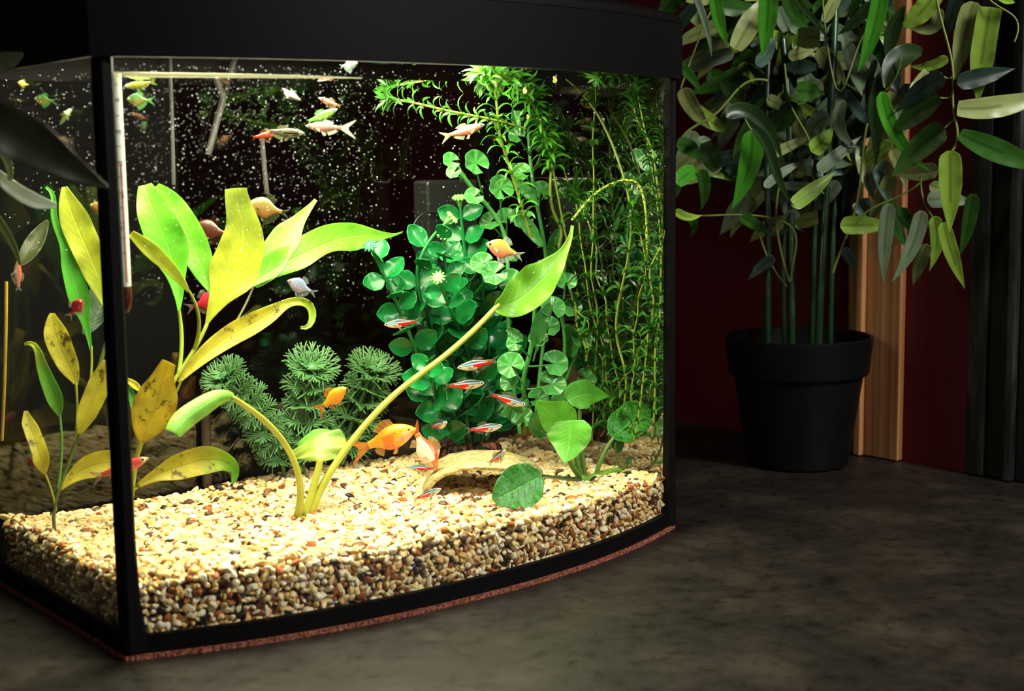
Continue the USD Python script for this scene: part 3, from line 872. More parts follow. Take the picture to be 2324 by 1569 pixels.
def paired(label, stems, y0, seed, col, leaf_px, gap, base_loc, name, cat="plant", flower_on=(), wr=0.45):
    root = thing(name, label, cat, base_loc)
    rr = np.random.RandomState(seed)
    for si, (pts, dy, q0) in enumerate(stems):
        L = px_line(pts, y0, dy)
        sc = px_size(L.mean(0))
        put(root, "stem", tube(L, np.array([5.5] + [4.5] * (len(L) - 2) + [4.0]) * sc, 7), STEM, col * 0.9)
        length = float(np.linalg.norm(np.diff(resample(L, 60), axis=0), axis=1).sum())
        C = resample(L, 80)
        T = unit(np.gradient(C, axis=0))
        npair = max(3, int(length * (1 - q0) / (gap * sc)))
        for k in range(npair):
            q = q0 + (1 - q0) * (k + 0.4) / npair
            i = min(79, int(q * 79))
            view = unit(CAM - C[i])
            a = unit(np.cross(T[i], view))
            b = np.cross(a, T[i])
            th0 = (k % 2) * 1.35 + rr.randn() * 0.35
            for side in (0, math.pi):
                out = math.cos(th0 + side) * a + math.sin(th0 + side) * b
                if out @ view < -0.8:
                    out = unit(out + a)
                d = unit(out + T[i] * (0.35 + 0.25 * rr.rand()))
                nrm = unit(T[i] * 0.5 + view * 0.9 + rr.randn(3) * 0.35)
                Ls = leaf_px * sc * (0.8 + 0.35 * rr.rand()) * (1.0 if q < 0.75 else 1 - 1.3 * (q - 0.75))
                V, F, s, t = ovate(C[i] + out * 4 * sc, d, nrm, Ls, Ls * wr, cup=0.15 + 0.3 * rr.rand(), seed=seed + k)
                put(root, "leaf", (V, F), PLASTIC_LEAF, leaf_col(s, t, col * (0.75 + 0.45 * rr.rand()), vein=0.12, edge=0.35, edge_col=np.minimum(col * 1.6, 1), veins=5, vdepth=0.08))
        if si in flower_on:
            tip, td = C[-1], unit(T[-1] + unit(CAM - C[-1]) * 0.4)
            a = unit(np.cross(td, [0.2, 0.1, 0.9]))
            b = np.cross(td, a)
            parts = [tube([tip - td * 6 * sc, tip + td * 10 * sc, tip + td * 16 * sc], np.array([3.5, 6, 9]) * sc, 8)]
            for j in range(11):
                th = 2 * math.pi * j / 11
                out = math.cos(th) * a + math.sin(th) * b
                parts.append(tube([tip + td * 15 * sc, tip + td * 19 * sc + out * 8 * sc, tip + td * 19 * sc + out * 17 * sc], np.array([4, 3.5, 1.8]) * sc, 5, 5))
            put(root, "flower", join(parts), PLASTIC_LEAF, lin(150, 220, 120) if si else lin(60, 190, 100), label="small pale green flower head")
    return root


yF = 0.185
pF = at_y(1070, 1012, yF)
paired("deep green plastic plant with many round leaves rising from a dark stump", [
    ([(1040, 1008), (985, 900), (940, 785), (905, 700), (872, 625), (846, 570)], -0.02, 0.16),
    ([(1052, 1005), (1010, 870), (962, 700), (948, 610), (980, 540), (1012, 506)], -0.03, 0.1),
    ([(1066, 1003), (1050, 870), (1030, 720), (1012, 620), (1008, 552)], -0.02, 0.1),
    ([(1078, 1003), (1085, 820), (1066, 660), (1052, 545), (1044, 466)], 0.0, 0.1),
    ([(1082, 1003), (1075, 850), (1030, 720), (998, 640)], -0.05, 0.15),
    ([(1092, 1003), (1110, 830), (1098, 690), (1088, 590)], -0.02, 0.08),
    ([(1100, 1003), (1135, 900), (1140, 800), (1120, 730)], 0.02, 0.08),
    ([(1046, 1006), (1000, 950), (985, 880), (968, 820)], -0.05, 0.15)],
    yF, 41, DEEP, 64, 43, pF, "round_leaf_plant", flower_on=(0, 1, 2, 3, 4), wr=0.42)


# pennywort: single lobed round leaves on stalks
def penny_leaf(c, normal, up, r, seed):
    """A round leaf with a notch and shallow lobes, cupped."""
    nrm = unit(normal)
    a = unit(np.asarray(up, float) - nrm * (np.asarray(up, float) @ nrm))
    b = np.cross(nrm, a)
    rr = np.random.RandomState(seed)
    th = np.linspace(-math.pi + 0.28, math.pi - 0.28, 33)
    R = np.linspace(0.02, 1, 7)
    lob = 1 - 0.06 * (0.5 + 0.5 * np.cos(th * 7)) - 0.05 * rr.rand()
    ph = rr.rand() * 6
    G = np.zeros((7, 33, 3))
    for k, q in enumerate(R):
        lift = 0.22 * q ** 2 + 0.05 * q * np.cos(th * 7) + 0.08 * q ** 2 * np.sin(2 * th + ph)
        G[k] = c + (np.cos(th)[:, None] * a + np.sin(th)[:, None] * b) * (r * q * lob)[:, None] + nrm * (r * lift)[:, None]
    V, F, idx = grid_solid(G, 0.0007)
    qq, tt = np.meshgrid(R, th, indexing="ij")
    return V, F, qq.ravel()[idx], tt.ravel()[idx]


yG = 0.14
Gp = thing("pennywort", "light green plastic pennywort with lobed round leaves on branching stalks", "plant", at_y(1205, 1000, yG))
PS = PENNY * 0.95
g_stems = [([(1180, 985), (1160, 820), (1152, 640), (1140, 520), (1100, 460), (1060, 412), (1036, 374)], 0.03, 5),
           ([(1215, 990), (1225, 850), (1240, 700), (1236, 560), (1212, 430), (1201, 330), (1199, 262)], 0.05, 4.5),
           ([(1215, 985), (1200, 930), (1188, 870), (1203, 800), (1214, 720), (1216, 640)], -0.04, 6),
           ([(1230, 985), (1262, 900), (1282, 800), (1277, 730), (1262, 690)], -0.02, 5),
           ([(1222, 980), (1290, 850), (1318, 770), (1330, 720)], 0.05, 4)]
for pts, dy, r in g_stems:
    px_stem(Gp, pts, [r] * len(pts), PS, yG, dy)
g_leaves = [  # centre, radius, stalk's other end, depth
    ((1080, 370), 32, (1096, 440), .165, 0.75), ((1023, 366), 22, (1056, 398), .17, 0.7), ((1030, 392), 19, (1060, 412), .16, -0.4), ((1136, 428), 33, (1140, 500), .155, 0.9),
    ((1075, 448), 24, (1110, 462), .155, 0.3), ((1150, 492), 24, (1150, 540), .19, 0.2), ((1112, 505), 26, (1142, 540), .165, -0.3), ((1235, 334), 28, (1206, 400), .17, 0.4),
    ((1174, 308), 22, (1203, 352), .165, -0.5), ((1176, 268), 18, (1200, 300), .18, -0.6), ((1232, 292), 17, (1203, 318), .18, 0.6), ((1185, 392), 24, (1212, 428), .16, -0.5),
    ((1228, 435), 26, (1222, 470), .2, 0.5), ((1190, 500), 25, (1230, 540), .155, -0.4), ((1122, 622), 33, (1152, 640), .135, 0.1), ((1158, 640), 32, (1156, 690), .13, 0.2),
    ((1095, 600), 30, (1150, 640), .15, -0.2), ((1252, 700), 32, (1240, 752), .09, 0.6), ((1246, 742), 26, (1216, 800), .10, 0.3), ((1222, 770), 25, (1210, 820), .095, -0.2),
    ((1170, 780), 22, (1204, 812), .10, -0.6), ((1160, 830), 34, (1190, 876), .09, -0.3), ((1156, 868), 24, (1190, 890), .095, -0.9), ((1258, 826), 34, (1200, 832), .09, 0.8),
    ((1252, 872), 34, (1196, 884), .085, 0.5), ((1222, 905), 27, (1200, 925), .095, 0.1), ((1285, 640), 26, (1277, 700), .13, 0.3), ((1322, 770), 30, (1318, 800), .17, 0.5),
    ((1300, 700), 24, (1325, 740), .18, -0.2), ((1330, 860), 26, (1290, 880), .14, 0.6), ((1270, 930), 26, (1240, 950), .11, 0.2), ((1190, 950), 26, (1190, 985), .12, -0.1), ((1150, 930), 25, (1180, 960), .16, -0.4)]
for k, (c, r, e, yy, lean) in enumerate(g_leaves):
    rr = np.random.RandomState(300 + k)
    p = inside(c[0], c[1], yy)
    q = inside(e[0], e[1], yy + 0.012)
    sc = px_size(p)
    view = unit(CAM - p)
    nrm = unit(view * (0.8 + 0.25 * rr.rand()) + UP * (0.35 + 0.3 * rr.rand()) + RIGHT * lean * 0.55)
    V, F, qq, tt = penny_leaf(p, nrm, p - q, r * sc, 300 + k)
    col = PENNY * (0.8 + 0.4 * rr.rand())
    cc = np.tile(col, (len(V), 1)) * (1 - 0.14 * np.exp(-((np.cos(tt * 3.5)) / 0.25) ** 2) + 0.12 * (qq > 0.9))[:, None]
    put(Gp, "leaf", (within(V), F), PLASTIC_LEAF, np.clip(cc, 0, 1))
    put(Gp, "leaf_stalk", tube([q, (p + q) / 2 - nrm * r * sc * 0.15, p - nrm * 0.0004], [2.6 * sc, 2.4 * sc, 2.0 * sc], 6), STEM, PS)

for k, (pts, hw, yy) in enumerate(([[(1184, 770), (1165, 756), (1150, 748)], [5, 11, 4], .085], [[(1216, 455), (1190, 430), (1165, 402)], [4, 13, 4], .15], [[(1230, 560), (1210, 530), (1165, 475)], [4, 15, 5], .14],
                                   [[(1250, 690), (1225, 740), (1216, 790)], [6, 18, 5], .085], [[(1165, 960), (1180, 925), (1195, 905)], [5, 14, 6], .10], [[(1150, 890), (1165, 930), (1180, 960)], [10, 20, 8], .10],
                                   [[(1228, 930), (1215, 960), (1240, 985)], [6, 16, 6], .10], [[(1180, 300), (1172, 275), (1165, 250)], [3, 9, 3], .16], [[(1204, 330), (1225, 305), (1248, 270)], [3, 10, 3], .17],
                                   [[(1282, 740), (1300, 770), (1295, 810)], [6, 17, 6], .12], [[(1175, 590), (1150, 575), (1120, 570)], [5, 15, 6], .15], [[(1250, 600), (1255, 560), (1270, 520)], [5, 14, 4], .17],
                                   [[(1290, 880), (1270, 905), (1262, 940)], [7, 18, 6], .10], [[(1190, 700), (1165, 690), (1140, 700)], [6, 18, 8], .13])):
    px_leaf(Gp, pts, hw, PENNY * (0.85 + 0.03 * (k % 8)), yy, 0.01, mat=PLASTIC_LEAF, seed=400 + k, fold=0.5, wave=0.15)

# --- waterweed strands
WEED, WSTEM = lin(58, 124, 30), lin(132, 152, 56)


def weed(label, pts, y, dy=0.0, leaf=30, gap=20, q0=0.0, q1=1.0, seed=0, col=WEED, dense_tip=True, r=2.6, stem_col=WSTEM, nl=4):
    r *= 0.72
    if q1 - q0 > 0.6 and pts[0][1] > 700:
        leaf, gap = leaf * 1.45, gap * 1.65
        rw = np.random.RandomState(seed + 500)
        pts = [(p[0] + rw.randn() * 5, p[1]) for p in resample(np.array(pts, float), 12)]
    L = px_line(pts, y, dy)
    sc = px_size(L.mean(0))
    root = thing("waterweed", label, "plant", L[0], "waterweed strands")
    n = 16 * len(pts)
    C = resample(L, n)
    T = unit(np.gradient(C, axis=0))
    length = np.linalg.norm(np.diff(C, axis=0), axis=1).sum()
    rr = np.random.RandomState(seed)
    put(root, "stem", tube(L, np.array([r] * (len(L) - 1) + [r * 0.6]) * sc, 7), STEM, stem_col)
    nodes = max(3, int(length * (q1 - q0) / (gap * sc)))
    qs = q0 + (q1 - q0) * (np.arange(nodes) + 0.5) / nodes
    if dense_tip:
        qs = np.r_[qs, 1 - np.array([0.005, 0.02, 0.035, 0.05, 0.065])]
    parts, S_, = [], []
    rings = []
    for w, q in enumerate(qs):
        i = min(n - 1, max(0, int(q * (n - 1))))
        a = unit(np.cross(T[i], [0.31, 0.6, 0.2]))
        b = np.cross(T[i], a)
        ph = rr.rand() * 6.28
        tipw = dense_tip and q > 0.94
        for j in range(nl + (2 if tipw else 0)):
            if rr.rand() < 0.1:
                continue
            th = ph + 2 * math.pi * j / nl
            out = math.cos(th) * a + math.sin(th) * b
            l = leaf * sc * (0.75 + 0.5 * rr.rand())
            g = -0.25 if not tipw else 0.5
            d0 = unit(out + T[i] * (0.75 if not tipw else 1.4))
            p0 = C[i] + out * r * 0.6 * sc
            p1 = p0 + d0 * l * 0.55
            p2 = p1 + unit(out * 0.9 + T[i] * g + np.array([0, 0, -0.25])) * l * 0.55
            V, F, s, t = blade(np.array([p0, p1, p2]), np.array([0.05, 0.095, 0.085, 0.012]) * l, normal=unit(T[i] - out * 0.3 + rr.randn(3) * 0.2), n=6, m=3, th=0.0003, fold=0.3)
            parts.append((V, F))
            S_.append(np.tile(col * (0.7 + 0.6 * rr.rand()), (len(V), 1)))
    jv, jf = join(parts)
    put(root, "leaves", (within(jv), jf), FINE_LEAF, np.vstack(S_), kind="stuff")
    return root


weed("waterweed sprig lying almost level under the water surface, its bushy tip out alone", [(1192, 292), (1100, 268), (1000, 248), (930, 232), (882, 226)], 0.10, 0.02, 36, 24, 0.05, 1, 51, r=4)
weed("waterweed strand with the dense bushy bright green crown at the surface", [(1205, 540), (1172, 430), (1150, 360), (1132, 290), (1124, 215), (1095, 165)], 0.12, -0.02, 42, 22, 0.1, 1, 52, col=lin(84, 165, 42), r=4.5)
weed("waterweed strand whose crown bends over beside the bushy one", [(1290, 560), (1262, 420), (1240, 320), (1205, 230), (1160, 180), (1105, 178)], 0.14, -0.03, 44, 15, 0.35, 1, 53, col=lin(84, 165, 42), r=3.5)
weed("short leafy waterweed tip hanging from the crown towards the snail", [(1130, 185), (1160, 175), (1192, 195), (1222, 240), (1240, 300)], 0.12, 0.01, 40, 14, 0, 1, 54, col=lin(80, 155, 42))
weed("bright bare-stemmed waterweed strand behind the tall pennywort stalk", [(1330, 820), (1290, 640), (1262, 520), (1250, 430), (1243, 358)], 0.15, 0.0, 30, 34, 0.1, 1, 55, r=5)
weed("waterweed strand slanting from the pennywort top down to the gravel", [(1395, 990), (1375, 860), (1350, 720), (1322, 560), (1285, 400), (1240, 300)], 0.10, 0.08, 32, 26, 0, 1, 56)
weed("waterweed strand with a yellow leafless upper stem reaching the surface", [(1400, 1000), (1408, 820), (1402, 690), (1424, 560), (1422, 420), (1375, 310), (1335, 230), (1290, 180)], 0.065, 0.04, 32, 27, 0, 0.68, 57, dense_tip=False, r=4)
weed("upright waterweed strand with evenly spaced whorls reaching the surface", [(1345, 1000), (1352, 800), (1345, 600), (1350, 400), (1356, 250), (1360, 175)], 0.085, 0.02, 30, 26, 0, 1, 58, col=lin(56, 118, 32))
weed("waterweed strand arching over with its tip hanging down in tight whorls", [(1298, 500), (1340, 450), (1395, 415), (1440, 412), (1464, 470), (1468, 540), (1470, 600)], 0.06, 0.0, 17, 13, 0, 1, 59, r=4, stem_col=lin(200, 210, 80))
weed("waterweed strand standing against the mirror-like side pane", [(1480, 1010), (1488, 860), (1500, 700), (1500, 520), (1496, 400), (1440, 250), (1440, 190)], 0.012, 0.03, 26, 18, 0, 1, 60, r=3.5)
weed("waterweed strand close beside the pane with drooping pale leaves", [(1440, 1000), (1466, 820), (1478, 690), (1500, 560), (1507, 420), (1503, 300)], 0.02, -0.01, 24, 18, 0, 1, 61, r=3.5)
weed("leafy waterweed mat floating at the surface above the arching strand", [(1440, 190), (1425, 172), (1395, 168), (1362, 175)], 0.05, 0.0, 30, 11, 0, 1, 62)
weed("dim waterweed strand low in the thicket, short and dark", [(1365, 990), (1366, 860), (1310, 690), (1292, 590)], 0.12, 0.03, 28, 28, 0, 1, 63, col=lin(50, 105, 30))
weed("waterweed strand crossing behind the anubias leaves", [(1420, 980), (1382, 740), (1345, 560), (1310, 430)], 0.08, 0.06, 30, 28, 0, 1, 64)
weed("thin waterweed strand between the arch and the pane", [(1430, 980), (1445, 760), (1458, 600), (1462, 500)], 0.04, 0.0, 26, 24, 0, 1, 65, col=lin(60, 125, 32))
weed("dark waterweed strand hanging from the surface by the side pane", [(1500, 640), (1490, 450), (1470, 330), (1452, 240), (1445, 195)], 0.03, 0.02, 24, 15, 0, 1, 66, col=lin(50, 110, 30))
weed("young waterweed strand rising from the gravel in the far corner", [(1340, 1000), (1385, 900), (1430, 830), (1470, 740)], 0.09, -0.03, 26, 22, 0, 1, 67, col=lin(58, 120, 34))

# --- anubias
yH = base_y(1330, 1090)
H = thing("anubias", "low live plant with glossy oval leaves on a creeping rhizome in the gravel", "plant", at_y(1330, 1090, yH))
px_stem(H, [(1312, 1086), (1340, 1088), (1370, 1076), (1408, 1068)], [13, 12, 8, 6], lin(120, 170, 60), yH, 0.0, "rhizome", sides=10)
for pts, r in (([(1352, 1082), (1366, 1040), (1393, 993)], [6, 5, 4]), ([(1322, 1086), (1300, 1060), (1290, 1040)], [8, 7, 5]),
               ([(1328, 1085), (1318, 1010), (1316, 930)], [8, 6, 4]), ([(1318, 1086), (1310, 1050), (1298, 968)], [8, 6, 4]), ([(1412, 1066), (1400, 1040), (1396, 1005)], [4, 3, 3]),
               ([(1412, 1070), (1420, 1058), (1426, 1048)], [3, 3, 2]), ([(1408, 1068), (1420, 1078)], [3, 3])):
    px_stem(H, pts, r, lin(92, 130, 55), yH, -0.003, "leaf_stalk")
px_stem(H, [(1320, 1088), (1275, 1086), (1228, 1080)], [6, 4.5, 4], lin(40, 80, 40), yH, base_y(1165, 1158) - 0.004 - yH, "leaf_stalk")
AG, AD = lin(112, 196, 62), lin(58, 140, 50)
px_leaf(H, [(1287, 908), (1304, 900), (1328, 895), (1350, 896), (1366, 898), (1383, 900)], [16, 32, 33, 21, 11, 1], lin(95, 175, 55), yH - 0.003, 0.0, seed=71, fold=0.18, veins=9)
px_leaf(H, [(1302, 972), (1280, 957), (1255, 942), (1234, 926), (1217, 912)], [10, 38, 40, 24, 2], lin(125, 205, 68), yH - 0.003, 0.0, seed=72, fold=0.12, veins=6)
px_leaf(H, [(1291, 955), (1292, 975), (1291, 1000), (1288, 1022), (1285, 1036), (1281, 1052)], [34, 51, 48, 34, 20, 1], AG, yH - 0.014, -0.012, seed=73, fold=-0.15, veins=8, label="central bright green leaf hanging tip down")
px_leaf(H, [(1390, 994), (1412, 972), (1440, 948), (1468, 922)], [12, 40, 40, 12], AD, yH - 0.003, 0.01, mat=TEXTURED_LEAF, seed=74, fold=0.12, veins=9, n=28, m=13)
px_leaf(H, [(1229, 1080), (1206, 1092), (1172, 1110), (1145, 1124), (1122, 1140)], [12, 46, 52, 40, 10], lin(56, 132, 42), base_y(1165, 1158) - 0.004, 0.002, mat=TEXTURED_LEAF, seed=75, fold=0.15, veins=9, n=28, m=13, label="dark speckled leaf lying over the bark arch")
px_leaf(H, [(1398, 995), (1402, 1010), (1400, 1028)], [12, 14, 3], lin(40, 100, 48), yH, 0.0, seed=76)
px_leaf(H, [(1409, 1078), (1424, 1084), (1437, 1090)], [6, 14, 6], lin(36, 92, 42), yH - 0.01, 0.0, seed=77)
px_leaf(H, [(1422, 1052), (1428, 1044), (1430, 1037)], [4, 7, 3], lin(40, 100, 40), yH - 0.005, 0.0, seed=78)

# ------------------------------------------------------------------ stones and fittings in the tank
BARK = M("pale_bark", {
    "t": ("texture_coordinate", {}), "mp": ("mapping", {"scale": (60, 160, 260), "rotation": (0, 0.15, 0.5)}),
    "n": ("noise_texture", {"scale": 1.0, "detail": 6.0, "roughness": 0.7, "distortion": 0.8}),
    "r": ("rgb_ramp", {"ramp": [(0.36, lin(150, 132, 72)), (0.5, lin(206, 190, 128)), (0.66, lin(238, 226, 172))]}),
    "b": ("bump", {"strength": 0.9, "distance": 0.003}), "p": ("principled_bsdf", {"roughness": 0.5})},
    [("t.object", "mp.vector"), ("mp.vector", "n.vector"), ("n.fac", "r.fac"), ("r.color", "p.base_color"), ("n.fac", "b.height"), ("b.normal", "p.normal")])
pc = at_z(1092, 1134, 0.056)
fwd2 = unit(np.array([FWD[0], FWD[1], 0]))
rgt2 = np.array([fwd2[1], -fwd2[0], 0])
arch = thing("bark_arch", "pale bark-textured arch half sunk in the gravel with a dark hollow below", "ornament", [pc[0], pc[1], 0.05])
n, m = 26, 33
G = np.zeros((n, m, 3))
for a_ in range(n):
    s = a_ / (n - 1)
    hw = 0.054 * (1 + 0.10 * s)
    hh = 0.027 * (1 - 0.25 * s ** 2) + 0.001
    for b_ in range(m):
        t = b_ / (m - 1)
        ang = math.pi * (1 - t)
        x = hw * math.cos(ang) * (1 + 0.05 * math.sin(7 * s))
        z = hh * max(math.sin(ang), 0) ** 0.75 - 0.010 * (1 - math.sin(ang))
        jag = 0.004 * (meshkit.noise(np.array([t * 9, 0.3, 0.1]), 4) - 0.5) if a_ == 0 else 0
        G[a_, b_] = pc + rgt2 * x + fwd2 * (s * 0.105 + jag - 0.014 * math.sin(ang) * (1 - s) + 0.012 * (1 - s)) + np.array([0, 0, 0.004 + z])
G += (meshkit.fbm(G * np.array([150, 150, 300]), 3, 2)[..., None] - 0.5) * np.array([0, 0, 0.004])
V, F, _ = grid_solid(G, 0.004)
put(arch, "shell", (V, F), BARK, smooth=True)

STUMP = M("copper_stump", {
    "t": ("texture_coordinate", {}), "mp": ("mapping", {"scale": (150, 150, 45)}),
    "n": ("noise_texture", {"scale": 1.0, "detail": 3.0, "distortion": 1.2}),
    "r": ("rgb_ramp", {"ramp": [(0.50, (0.010, 0.008, 0.006)), (0.58, lin(168, 88, 60)), (0.66, lin(200, 120, 85)), (0.72, (0.02, 0.012, 0.01))]}),
    "b": ("bump", {"strength": 0.7, "distance": 0.003}), "p": ("principled_bsdf", {"roughness": 0.3})},
    [("t.object", "mp.vector"), ("mp.vector", "n.vector"), ("n.fac", "r.fac"), ("r.color", "p.base_color"), ("n.fac", "b.height"), ("b.normal", "p.normal")])
ps = inside(1068, 1012, yF + 0.01)
hgt = float(ground_h(ps[0], ps[1]))
R = []
ths = np.linspace(0, 2 * np.pi, 72, endpoint=False)
for q, z in ((1.06, -0.012), (1.05, 0.0), (1.0, 0.012), (0.94, 0.021), (0.8, 0.026), (0.5, 0.028), (0.1, 0.0285)):
    rad = 0.036 * q * (1 + 0.04 * np.sin(ths * 17) + 0.03 * np.sin(ths * 31 + 1))
    R.append(np.stack([ps[0] + rad * np.cos(ths), ps[1] + rad * np.sin(ths) * 0.8, np.full(72, hgt + z)], 1))
R = np.array(R)
n, m = R.shape[:2]
i = np.arange(n * m).reshape(n, m)
j = np.roll(i, -1, 1)
F = np.vstack([np.stack([i[:-1].ravel(), j[:-1].ravel(), j[1:].ravel()], 1), np.stack([i[:-1].ravel(), j[1:].ravel(), i[1:].ravel()], 1),
               np.stack([i[-1], j[-1], np.full(m, n * m)], 1), np.stack([j[0], i[0], np.full(m, n * m + 1)], 1)])
V = np.vstack([R.reshape(-1, 3), [[ps[0], ps[1], hgt + 0.0286]], [[ps[0], ps[1], hgt - 0.012]]])
put(None, "stump", (V, F), STUMP, smooth=35, label="dark stump with copper streaks that holds the deep green plastic plant", cat="ornament")

# thermometer on the inside of the front pane by the post
TUBEGLASS = plain("milky_tube", lin(232, 232, 222), 0.12, 0.6)
REDLINE = plain("red_spirit", lin(190, 40, 22), 0.3)
CUP = plain("red_cup", lin(70, 10, 12), 0.25, 0.6)
INK = plain("scale_ink", lin(30, 26, 26), 0.5)
t0, t1 = at_y(261, 168, 0.012), at_y(285, 650, 0.012)
ax = unit(t1 - t0)
sc = px_size((t0 + t1) / 2)
th_ = thing("thermometer", "white glass tube thermometer with red line standing inside by the corner post", "thermometer", t1)
tb_ = put(th_, "tube", tube(np.array([t0, t0 + (t1 - t0) / 2, t1]), 13 * sc, 16, 12, smooth=False), TUBEGLASS)
vw = unit(np.cross(np.cross(ax, unit(CAM - t0)), ax))
sd = unit(np.cross(ax, vw))
put(tb_, "red_line", tube(np.array([t0 + (t1 - t0) * 0.42, t0 + (t1 - t0) * 0.98]) + vw * 12.8 * sc - sd * 3.5 * sc, 1.4 * sc, 6, 4, smooth=False), REDLINE)
for k, q in enumerate(np.linspace(0.05, 0.84, 12)):
    c = t0 + (t1 - t0) * q + vw * 12.7 * sc
    put(tb_, "scale_mark", tube(np.array([c - sd * 7 * sc - vw * 3.0 * sc, c + vw * 0.3 * sc, c + sd * (3 if k % 2 else 7) * sc - vw * (0.4 if k % 2 else 3.0) * sc]), 0.9 * sc, 5, 5), INK)
for k, (q, txt) in enumerate(((0.12, "40"), (0.27, "30"), (0.42, "20"), (0.57, "10"), (0.72, "0"))):
    tm = meshkit.text_mesh(txt, 9 * sc, 0.3 * sc)
    v = tm.vertices - [tm.bounds[:, 0].mean(), tm.bounds[:, 1].mean(), 0]
    c = t0 + (t1 - t0) * q + vw * 12.9 * sc
    put(tb_, "number", (c + v[:, :1] * -sd * (1 if (-sd) @ RIGHT > 0 else -1) + v[:, 1:2] * -ax + v[:, 2:] * vw, tm.faces), INK, smooth=False)
cup0 = t1 + ax * 2 * sc
put(th_, "bulb", tube(np.array([cup0 - ax * 3 * sc, cup0 + ax * 10 * sc, cup0 + ax * 46 * sc, cup0 + ax * 58 * sc]), np.array([11, 13, 12, 4]) * sc, 14), CUP, label="dark red end cap")

l0, l1 = at_x(213, 172, 0.0075), at_x(242, 690, 0.0075)  # strip added for the thermometer's refracted view through the side pane
ll = unit(l1 - l0)
ls_ = unit(np.cross(ll, [1, 0, 0]))
G = np.array([[l0 + (l1 - l0) * q + ls_ * w * sc for w in (-6, -2, 2, 6)] for q in np.linspace(0, 1, 8)])
V, F, _ = grid_solid(G, 0.0012)
st_ = put(th_, "refracted_scale", (V, F), TUBEGLASS, smooth=30, label="narrow white strip standing for the tube seen refracted through the side pane")
for k in range(46):
    c_ = l0 + (l1 - l0) * (0.03 + 0.94 * k / 45)
    put(st_, "scale_mark", box(c_ - [0.0010, 0.0012 if k % 5 else 0.002, 0.00025], c_ + [-0.0004, 0.0012 if k % 5 else 0.002, 0.00025]), INK, smooth=False)

# filter box by the far corner, behind the plants
FILTER = plain("filter_black", (0.012, 0.013, 0.014), 0.3, 0.5)
f0 = at_y(1035, 300, 0.262)
fb = thing("internal_filter", "black filter box with slots and round intake on the rear pane behind the pennywort", "filter", (0.50, 0.26, 0.2))
put(fb, "body", box((0.475, 0.246, 0.19), (0.545, 0.2745, 0.36), 0.004), FILTER, smooth=30)
for k in range(7):
    put(fb, "slot_rib", box((0.482, 0.2435, 0.205 + k * 0.012), (0.538, 0.2458, 0.2095 + k * 0.012), 0.0006), FILTER, smooth=30)
rt = trimesh.creation.torus(0.026, 0.0012, 48, 8)
v = rt.vertices @ trimesh.transformations.rotation_matrix(math.pi / 2, [1, 0, 0])[:3, :3].T + [0.476, 0.2425, 0.30]
put(fb, "intake_ring", (v, rt.faces), FILTER)

# tubes added to stand for streaky reflections in the rear pane
GREY = plain("grey_reflection", lin(64, 63, 61), 0.5, 0.4)
for pts, r, lab in (([(386, 128), (390, 260), (394, 420)], 5, "thin grey upright strip standing for a reflection in the rear pane, nearest the near corner post"),
                    ([(536, 118), (505, 230), (472, 352)], 8, "wider grey slanted strip standing for a reflection in the rear pane"),
                    ([(594, 300), (600, 380), (606, 440)], 6, "short grey strip standing for a reflection in the rear pane below the zebra-striped fish"),
                    ([(468, 850), (468, 970), (470, 1105)], 11, "pale brown strip standing for a low reflection in the rear pane")):
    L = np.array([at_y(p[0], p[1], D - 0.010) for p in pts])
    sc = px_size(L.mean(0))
    put(None, "reflection_strip", tube(L, r * sc, 8, 10), GREY if r != 11 else plain("brown_reflection", lin(66, 54, 45), 0.5), label=lab, cat="reflection_strip")

# air bubbles clinging to the inside of the panes
BUB = plain("bubble_skin", (0.9, 0.92, 0.92), 0.15, 1.0)
rb = np.random.RandomState(77)
bp, bs = [], []
for k in range(12000):
    px, py = 262 + 1250 * rb.rand(), 125 + 560 * rb.rand()
    dens = np.clip(1.15 - (py - 125) / 560.0, 0, 1) ** 0.8 * (1.0 if px < 860 else 0.35 if px < 1050 else 0.12)
    if px < 700 and py > 330:
        dens = max(dens, 0.55 if py < 470 else dens)
    if rb.rand() > dens * 0.62:
        continue
    d = ray(px, py)
    p = at_y(px, py, -0.03)
    for _ in range(6):
        p = at_y(px, py, float(front_y(np.clip(p[0], 0.005, W - 0.006))) + 0.0052)
    if p[2] > HG - 0.004 or not 0.004 < p[0] < W - 0.006:
        continue
    bp.append(p)
    bs.append((0.00016 + 0.00034 * rb.rand() ** 5))
for k in range(420):
    px, py = 262 * rb.rand(), 150 + 420 * rb.rand()
    if rb.rand() > (1.2 - (py - 150) / 420.0):
        continue
    p = at_x(px, py, 0.0052)
    if 0.008 < p[1] < D - 0.01 and p[2] < HG - 0.004:
        bp.append(p)
        bs.append(0.0002 + 0.0003 * rb.rand() ** 3)
bub = thing("air_bubbles", "tiny white air bubbles clinging to the inside of the panes", "bubbles", (0, 0, 0), kind="stuff")
bi = UsdGeom.PointInstancer.Define(stage, bub + "/bubbles")
tag(bi.GetPrim(), kind="stuff")
s = trimesh.creation.icosphere(1, 1.0)
usdkit.mesh(stage, bub + "/bubbles/kinds/bubble", (s.vertices, s.faces), BUB, smooth=True)
bi.CreatePrototypesRel().SetTargets([bub + "/bubbles/kinds/bubble"])
bi.CreateProtoIndicesAttr(Vt.IntArray([0] * len(bp)))
bi.CreatePositionsAttr(Vt.Vec3fArray.FromNumpy(np.array(bp, np.float32)))
bi.CreateScalesAttr(Vt.Vec3fArray.FromNumpy(np.repeat(np.array(bs, np.float32)[:, None], 3, 1)))

